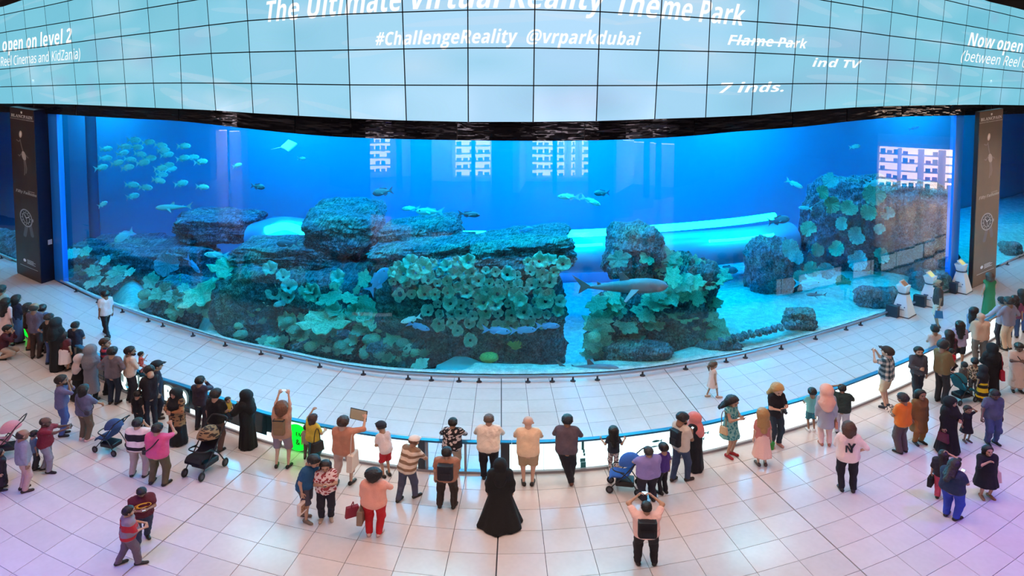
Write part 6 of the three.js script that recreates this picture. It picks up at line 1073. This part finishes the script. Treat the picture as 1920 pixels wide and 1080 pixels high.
{ const f = person(1690, 848, 741, -30, { top: ['shirt', '#e8731f'], low: ['pants', '#5b4a46'], hair: ['short', '#241d1a'], arms: ['hold', 'hold'], skin: 'b', b: 1.2, loose: 0.03 }, 'man in a bright orange shirt'); const t = carried(f, 'newspaper', 'folded printed paper held by the man in orange', 'paper', f.tips[-1].clone().add(f.tips[1]).multiplyScalar(0.5)); part(t, 'sheet', box(0.3, 0.01, 0.22), cloth('spots:#333333:#e6e0da')); t.rotation.x = 0.5; }
person(1750, 690, 616, 0, { kid: 0.1, top: ['shirt', '#d8c6bc'], low: ['pants', '#2a3440'], hair: ['short', DK], arms: 'front' }, 'boy with a strap behind the man in olive');
{ const f = person(1777, 706, 622, 5, { f: 1, top: ['shirt', 'plaid:#5a1f34:#2a1a28'], sleeve: 'elbow', low: ['pants', '#caa79a'], hair: ['long', '#1c100e'], arms: ['front', 'front'] }, 'woman with long dark hair and maroon plaid shirt'); }
person(1797, 688, 605, 15, { f: 1, top: ['shirt', '#a99ab4'], sleeve: 'elbow', low: ['shorts', '#1d1c26'], hair: ['long', '#160e0d'], arms: ['front', 'front'], skin: 't' }, 'woman in a lilac top and black shorts at the barrier');
{ const f = person(1764, 754, 641, 60, { top: ['shirt', '#77613c'], sleeve: 'elbow', low: ['pants', '#26282c'], hair: ['short', '#15100e'], arms: 'hold', b: 1.15, skin: 'b', loose: 0.025 }, 'man in olive shirt holding a child in red');
  person(0, 0, 0, 60, { at: f.at(V(0.08, 0.88, -0.3)), H: 0.82, kid: 1, drop: 0.32, top: ['shirt', '#d1202c'], low: ['pants', '#3a2a2c'], hair: ['short', DK], arms: 'front' }, 'small child in bright red held by the man in olive'); }
person(1823, 660, 579, 60, { f: 1, top: ['shirt', '#7d8aa0'], sleeve: 'elbow', low: ['pants', '#2b3140'], hair: ['long', '#1c120f'], arms: ['front', 'front'] }, 'woman with long hair behind the bald man in beige');
person(1836, 678, 590, 5, { top: ['shirt', '#cfa78c'], sleeve: 'elbow', low: ['pants', '#6b6660'], arms: 'front', b: 1.25, skin: 'l', w: 1.08 }, 'bald man in a beige shirt at the right barrier');
person(1900, 632, 557, 20, { f: 1, top: ['shirt', '#7a3f5a'], low: ['pants', '#3a4f74'], hair: ['long', '#1a0f0d'] }, 'woman with dark hair in maroon behind grey shirt man');
person(1876, 650, 560, -10, { top: ['shirt', '#aeb6c4'], sleeve: 'long', low: ['pants', '#2a2c38'], hair: ['short', '#15100e'], arms: ['side', 'down'] }, 'person in pale blue next to the man in grey shirt');
person(1888, 656, 560, -20, { top: ['shirt', '#8d8796'], sleeve: 'elbow', low: ['pants', '#d8b798'], hair: ['short', '#201712'], arms: ['side', 'hip'], b: 1.15, skin: 'b' }, 'man in grey shirt and pale beige trousers, arm outstretched');
person(1853, 590, 514, 5, { f: 1, top: ['dress', '#2c6a3c'], sleeve: 'tank', hem: 0.06, flare: 0.24, hair: ['bob', '#4a2c1c'], arms: ['down', 'front'], skin: 't' }, 'woman in a long green dress by the brown pillar');
{ const f = person(1757, 614, 527, -75, { top: ['shirt', '#3b2d2a'], low: ['shorts', '#d9bda6'], hair: ['thin', '#241813'], beard: '#1c1410', arms: ['down', 'down'], skin: 'b', b: 1.1, shoe: '#3a3a48' }, 'man in dark shirt and pale shorts by information stands'); bag(f, -1, '#2a5f86', 'blue and white carrier bag of the man in shorts', { k: 0.85, handle: '#d8e0e8' }); }
person(1913, 622, 545, 20, { f: 1, top: ['shirt', '#b8406a'], low: ['pants', '#3f5f9a'], hair: ['long', '#20130f'] }, 'woman in a pink top and blue jeans at right edge');
person(1806, 738, 683, 10, { kid: 0.6, top: ['shirt', '#6b5f58'], low: ['pants', '#2b5064'], hair: ['short', DK], skin: 'b' }, 'small child in grey-brown near the teal stroller');
person(1825, 742, 676, 20, { kid: 0.3, top: ['shirt', 'spots:#2a2422:#cbb49a'], low: ['pants', '#57565f'], hair: ['short', DK], skin: 'b' }, 'child in a spotted shirt behind the teal stroller');
{ const f = person(1857, 738, 648, 5, { f: 1, top: ['abaya', '#131015'], hair: ['hijab', '#100d10'], flare: 0.2, arms: ['front', 'down'] }, 'woman in black abaya with a shiny red bag'); bag(f, 1, '#a01230', 'shiny red shoulder bag on the black abaya', { shoulder: 1, k: 1.1 }); }
person(1841, 752, 690, 0, { f: 1, kid: 0.05, top: ['shirt', '#2b2440'], low: ['skirt', 'wide:#e0b21c:#1b1718'], skirt: 0.1, flare: 0.3, hair: ['hijab', '#17131b'] }, 'girl in a yellow and black full skirt');
{ const f = person(1906, 734, 645, 190, { top: ['tunic', '#d8b8a4'], hem: 0.2, flare: 0.22, low: ['pants', '#c9ab9a'], hair: ['short', '#14100e'], arms: 'phone', skin: 'd', nod: 0.6, b: 1.15 }, 'man in a long beige kurta at the right edge'); crossbag(f, 1, '#1d1917', 'black crossbody bag on the beige kurta'); }
{ const f = person(1778, 847, 748, 150, { f: 1, top: ['abaya', '#0c0a0d'], hair: ['hijab', '#0c0a0d'], flare: 0.3, arms: ['hold', 'down'] }, 'woman in black abaya with a maroon bag facing right'); bag(f, 1, '#5a1026', 'maroon bag on the arm of the woman in abaya', { k: 0.9 }); }
person(1812, 828, 765, 170, { f: 1, kid: 0.5, top: ['dress', '#17131a'], hem: 0.5, flare: 0.28, hair: ['tail', '#17100e'], arms: [[[0.2, 1.7, -0.1], [0.6, 0, 0]], 'down'], skin: 'b', shoe: '#5a3a34' }, 'little girl in black dress holding the man\'s hand');
person(1859, 832, 732, 175, { top: ['shirt', '#4c5066'], low: ['pants', '#3f4a70'], hair: ['crop', '#120d0b'], arms: ['down', 'side'], skin: 'd', b: 1.2, w: 1.05, nod: 0.8 }, 'man in a blue-grey polo and jeans reaching for the girl');
{ const f = person(1766, 935, 848, 40, { f: 1, top: ['shirt', '#221b24'], sleeve: 'elbow', low: ['pants', '#c8495c'], hair: ['long', '#1f1411'], arms: ['down', 'head'] }, 'woman in dark top with raised forearm, half hidden'); bag(f, -1, '#16131a', 'black bag of the half hidden woman', { k: 1 }); }
{ const f = person(1784, 970, 866, 55, { f: 1, top: ['shirt', '#1f2a44'], low: ['pants', '#2c3ea0'], hair: ['long', '#1a100e'], arms: 'phone', b: 1.25, w: 1.1, nod: 0.7, skin: 't' }, 'woman in navy t-shirt and bright blue jeans'); phone(f, 'glowing phone of the woman in blue jeans', 0.1, 0.18, -1); }
{ const f = person(1848, 932, 839, 178, { f: 1, top: ['dress', '#0f0d12'], sleeve: 'elbow', hem: 0.42, flare: 0.27, hair: ['long', '#140d0c'], arms: ['down', 'shoulder'], b: 1.15, skin: 't', shoe: '#8a5a3a' }, 'woman in a black dress facing the viewer at lower right'); bag(f, -1, '#c9a59a', 'pale pink handbag of the woman in black dress', { shoulder: 1, k: 1.1 }); }
// ---------------------------------------------------------------- strollers
function stroller(px, py, turn, color, label, o = {}) {
  const g = group('stroller', label, 'stroller'); g.position.copy(floorAt(px, py)); g.rotation.y = turn; if (o.s) g.scale.setScalar(o.s);
  const fab = cloth(color), fr = leather(o.frame || '#15151a'), tyre = leather('#101012'), hub = leather('#4a4a50');
  for (const [x, z] of [[-0.24, -0.36], [0.24, -0.36], [-0.27, 0.36], [0.27, 0.36]]) { const w = part(g, 'wheel', new THREE.TorusGeometry(0.075, 0.024, 8, 20).rotateY(Math.PI / 2), tyre); w.position.set(x, 0.1, z); part(w, 'hub', new THREE.CylinderGeometry(0.05, 0.05, 0.035, 12).rotateZ(Math.PI / 2), hub); }
  for (const s of [-1, 1]) { part(g, 'frame_tube', tubeGeo([V(s * 0.24, 0.12, -0.36), V(s * 0.25, 0.5, 0.0), V(s * 0.25, 0.98, 0.42), V(s * 0.24, 1.04, 0.5)], 0.014, 20, 6), fr); part(g, 'frame_tube', tubeGeo([V(s * 0.27, 0.12, 0.36), V(s * 0.26, 0.45, 0.12), V(s * 0.25, 0.58, -0.1)], 0.014, 12, 6), fr); }
  part(g, 'push_bar', tubeGeo([V(-0.24, 1.04, 0.5), V(-0.2, 1.07, 0.53), V(0.2, 1.07, 0.53), V(0.24, 1.04, 0.5)], 0.018, 16, 6), fr);
  const seat = new THREE.CatmullRomCurve3([V(0, 0.34, -0.38), V(0, 0.42, -0.3), V(0, 0.42, 0.02), V(0, 0.56, 0.16), V(0, 0.9, 0.32)]), pts = seat.getPoints(16), list = pts.map((p) => [p, p]);
  const strip = (w, t) => { const pos = [], idx = []; pts.forEach((p, i) => { for (const [sx, sy] of [[-1, 0], [1, 0], [1, -t], [-1, -t]]) pos.push(sx * w, p.y + sy + (Math.abs(sx) > 0.9 ? 0.04 : 0), p.z); if (i < pts.length - 1) for (let k = 0; k < 4; k++) { const a = i * 4 + k, b = i * 4 + (k + 1) % 4; idx.push(a, a + 4, b, b, a + 4, b + 4); } }); const q = new THREE.BufferGeometry(); q.setAttribute('position', new THREE.Float32BufferAttribute(pos, 3)); q.setIndex(idx); q.computeVertexNormals(); q.setAttribute('uv', new THREE.Float32BufferAttribute(new Float32Array(pos.length / 3 * 2), 2)); return q; };
  part(g, 'seat', strip(0.22, 0.05), fab);
  const hood = new THREE.SphereGeometry(0.32, 20, 10, 0, Math.PI * 2, 0, 1.45); hood.scale(0.78, 0.85, 0.95); hood.rotateX(o.hood ?? -0.25); part(g, 'hood', hood, cloth(o.hoodColor || color)).position.set(0, 0.72, 0.16); g.children.at(-1).material.side = THREE.DoubleSide;
  part(g, 'basket', new RoundedBoxGeometry(0.4, 0.14, 0.48, 2, 0.04).translate(0, 0.24, 0.02), fr); part(g, 'bumper_bar', tubeGeo([V(-0.24, 0.56, 0.02), V(-0.2, 0.6, -0.26), V(0.2, 0.6, -0.26), V(0.24, 0.56, 0.02)], 0.016, 16, 6), fr);
  return g;
}
stroller(384, 884, 2.75, '#0f0e11', 'black stroller with a leopard print hood', { hoodColor: 'spots:#2a1c12:#8a6a48', hood: 0.1, s: 1.25 });
stroller(208, 845, 1.25, '#2f4a78', 'blue and grey stroller at the left');
stroller(12, 852, 1.9, '#d59aa8', 'pink stroller at the left edge');
stroller(1170, 918, 1.4, '#2f5fae', 'bright blue stroller before the man in lilac', { s: 1.05 });
stroller(1802, 752, -1.2, '#116a78', 'teal stroller among the crowd at right');
renderer.render(scene, camera);
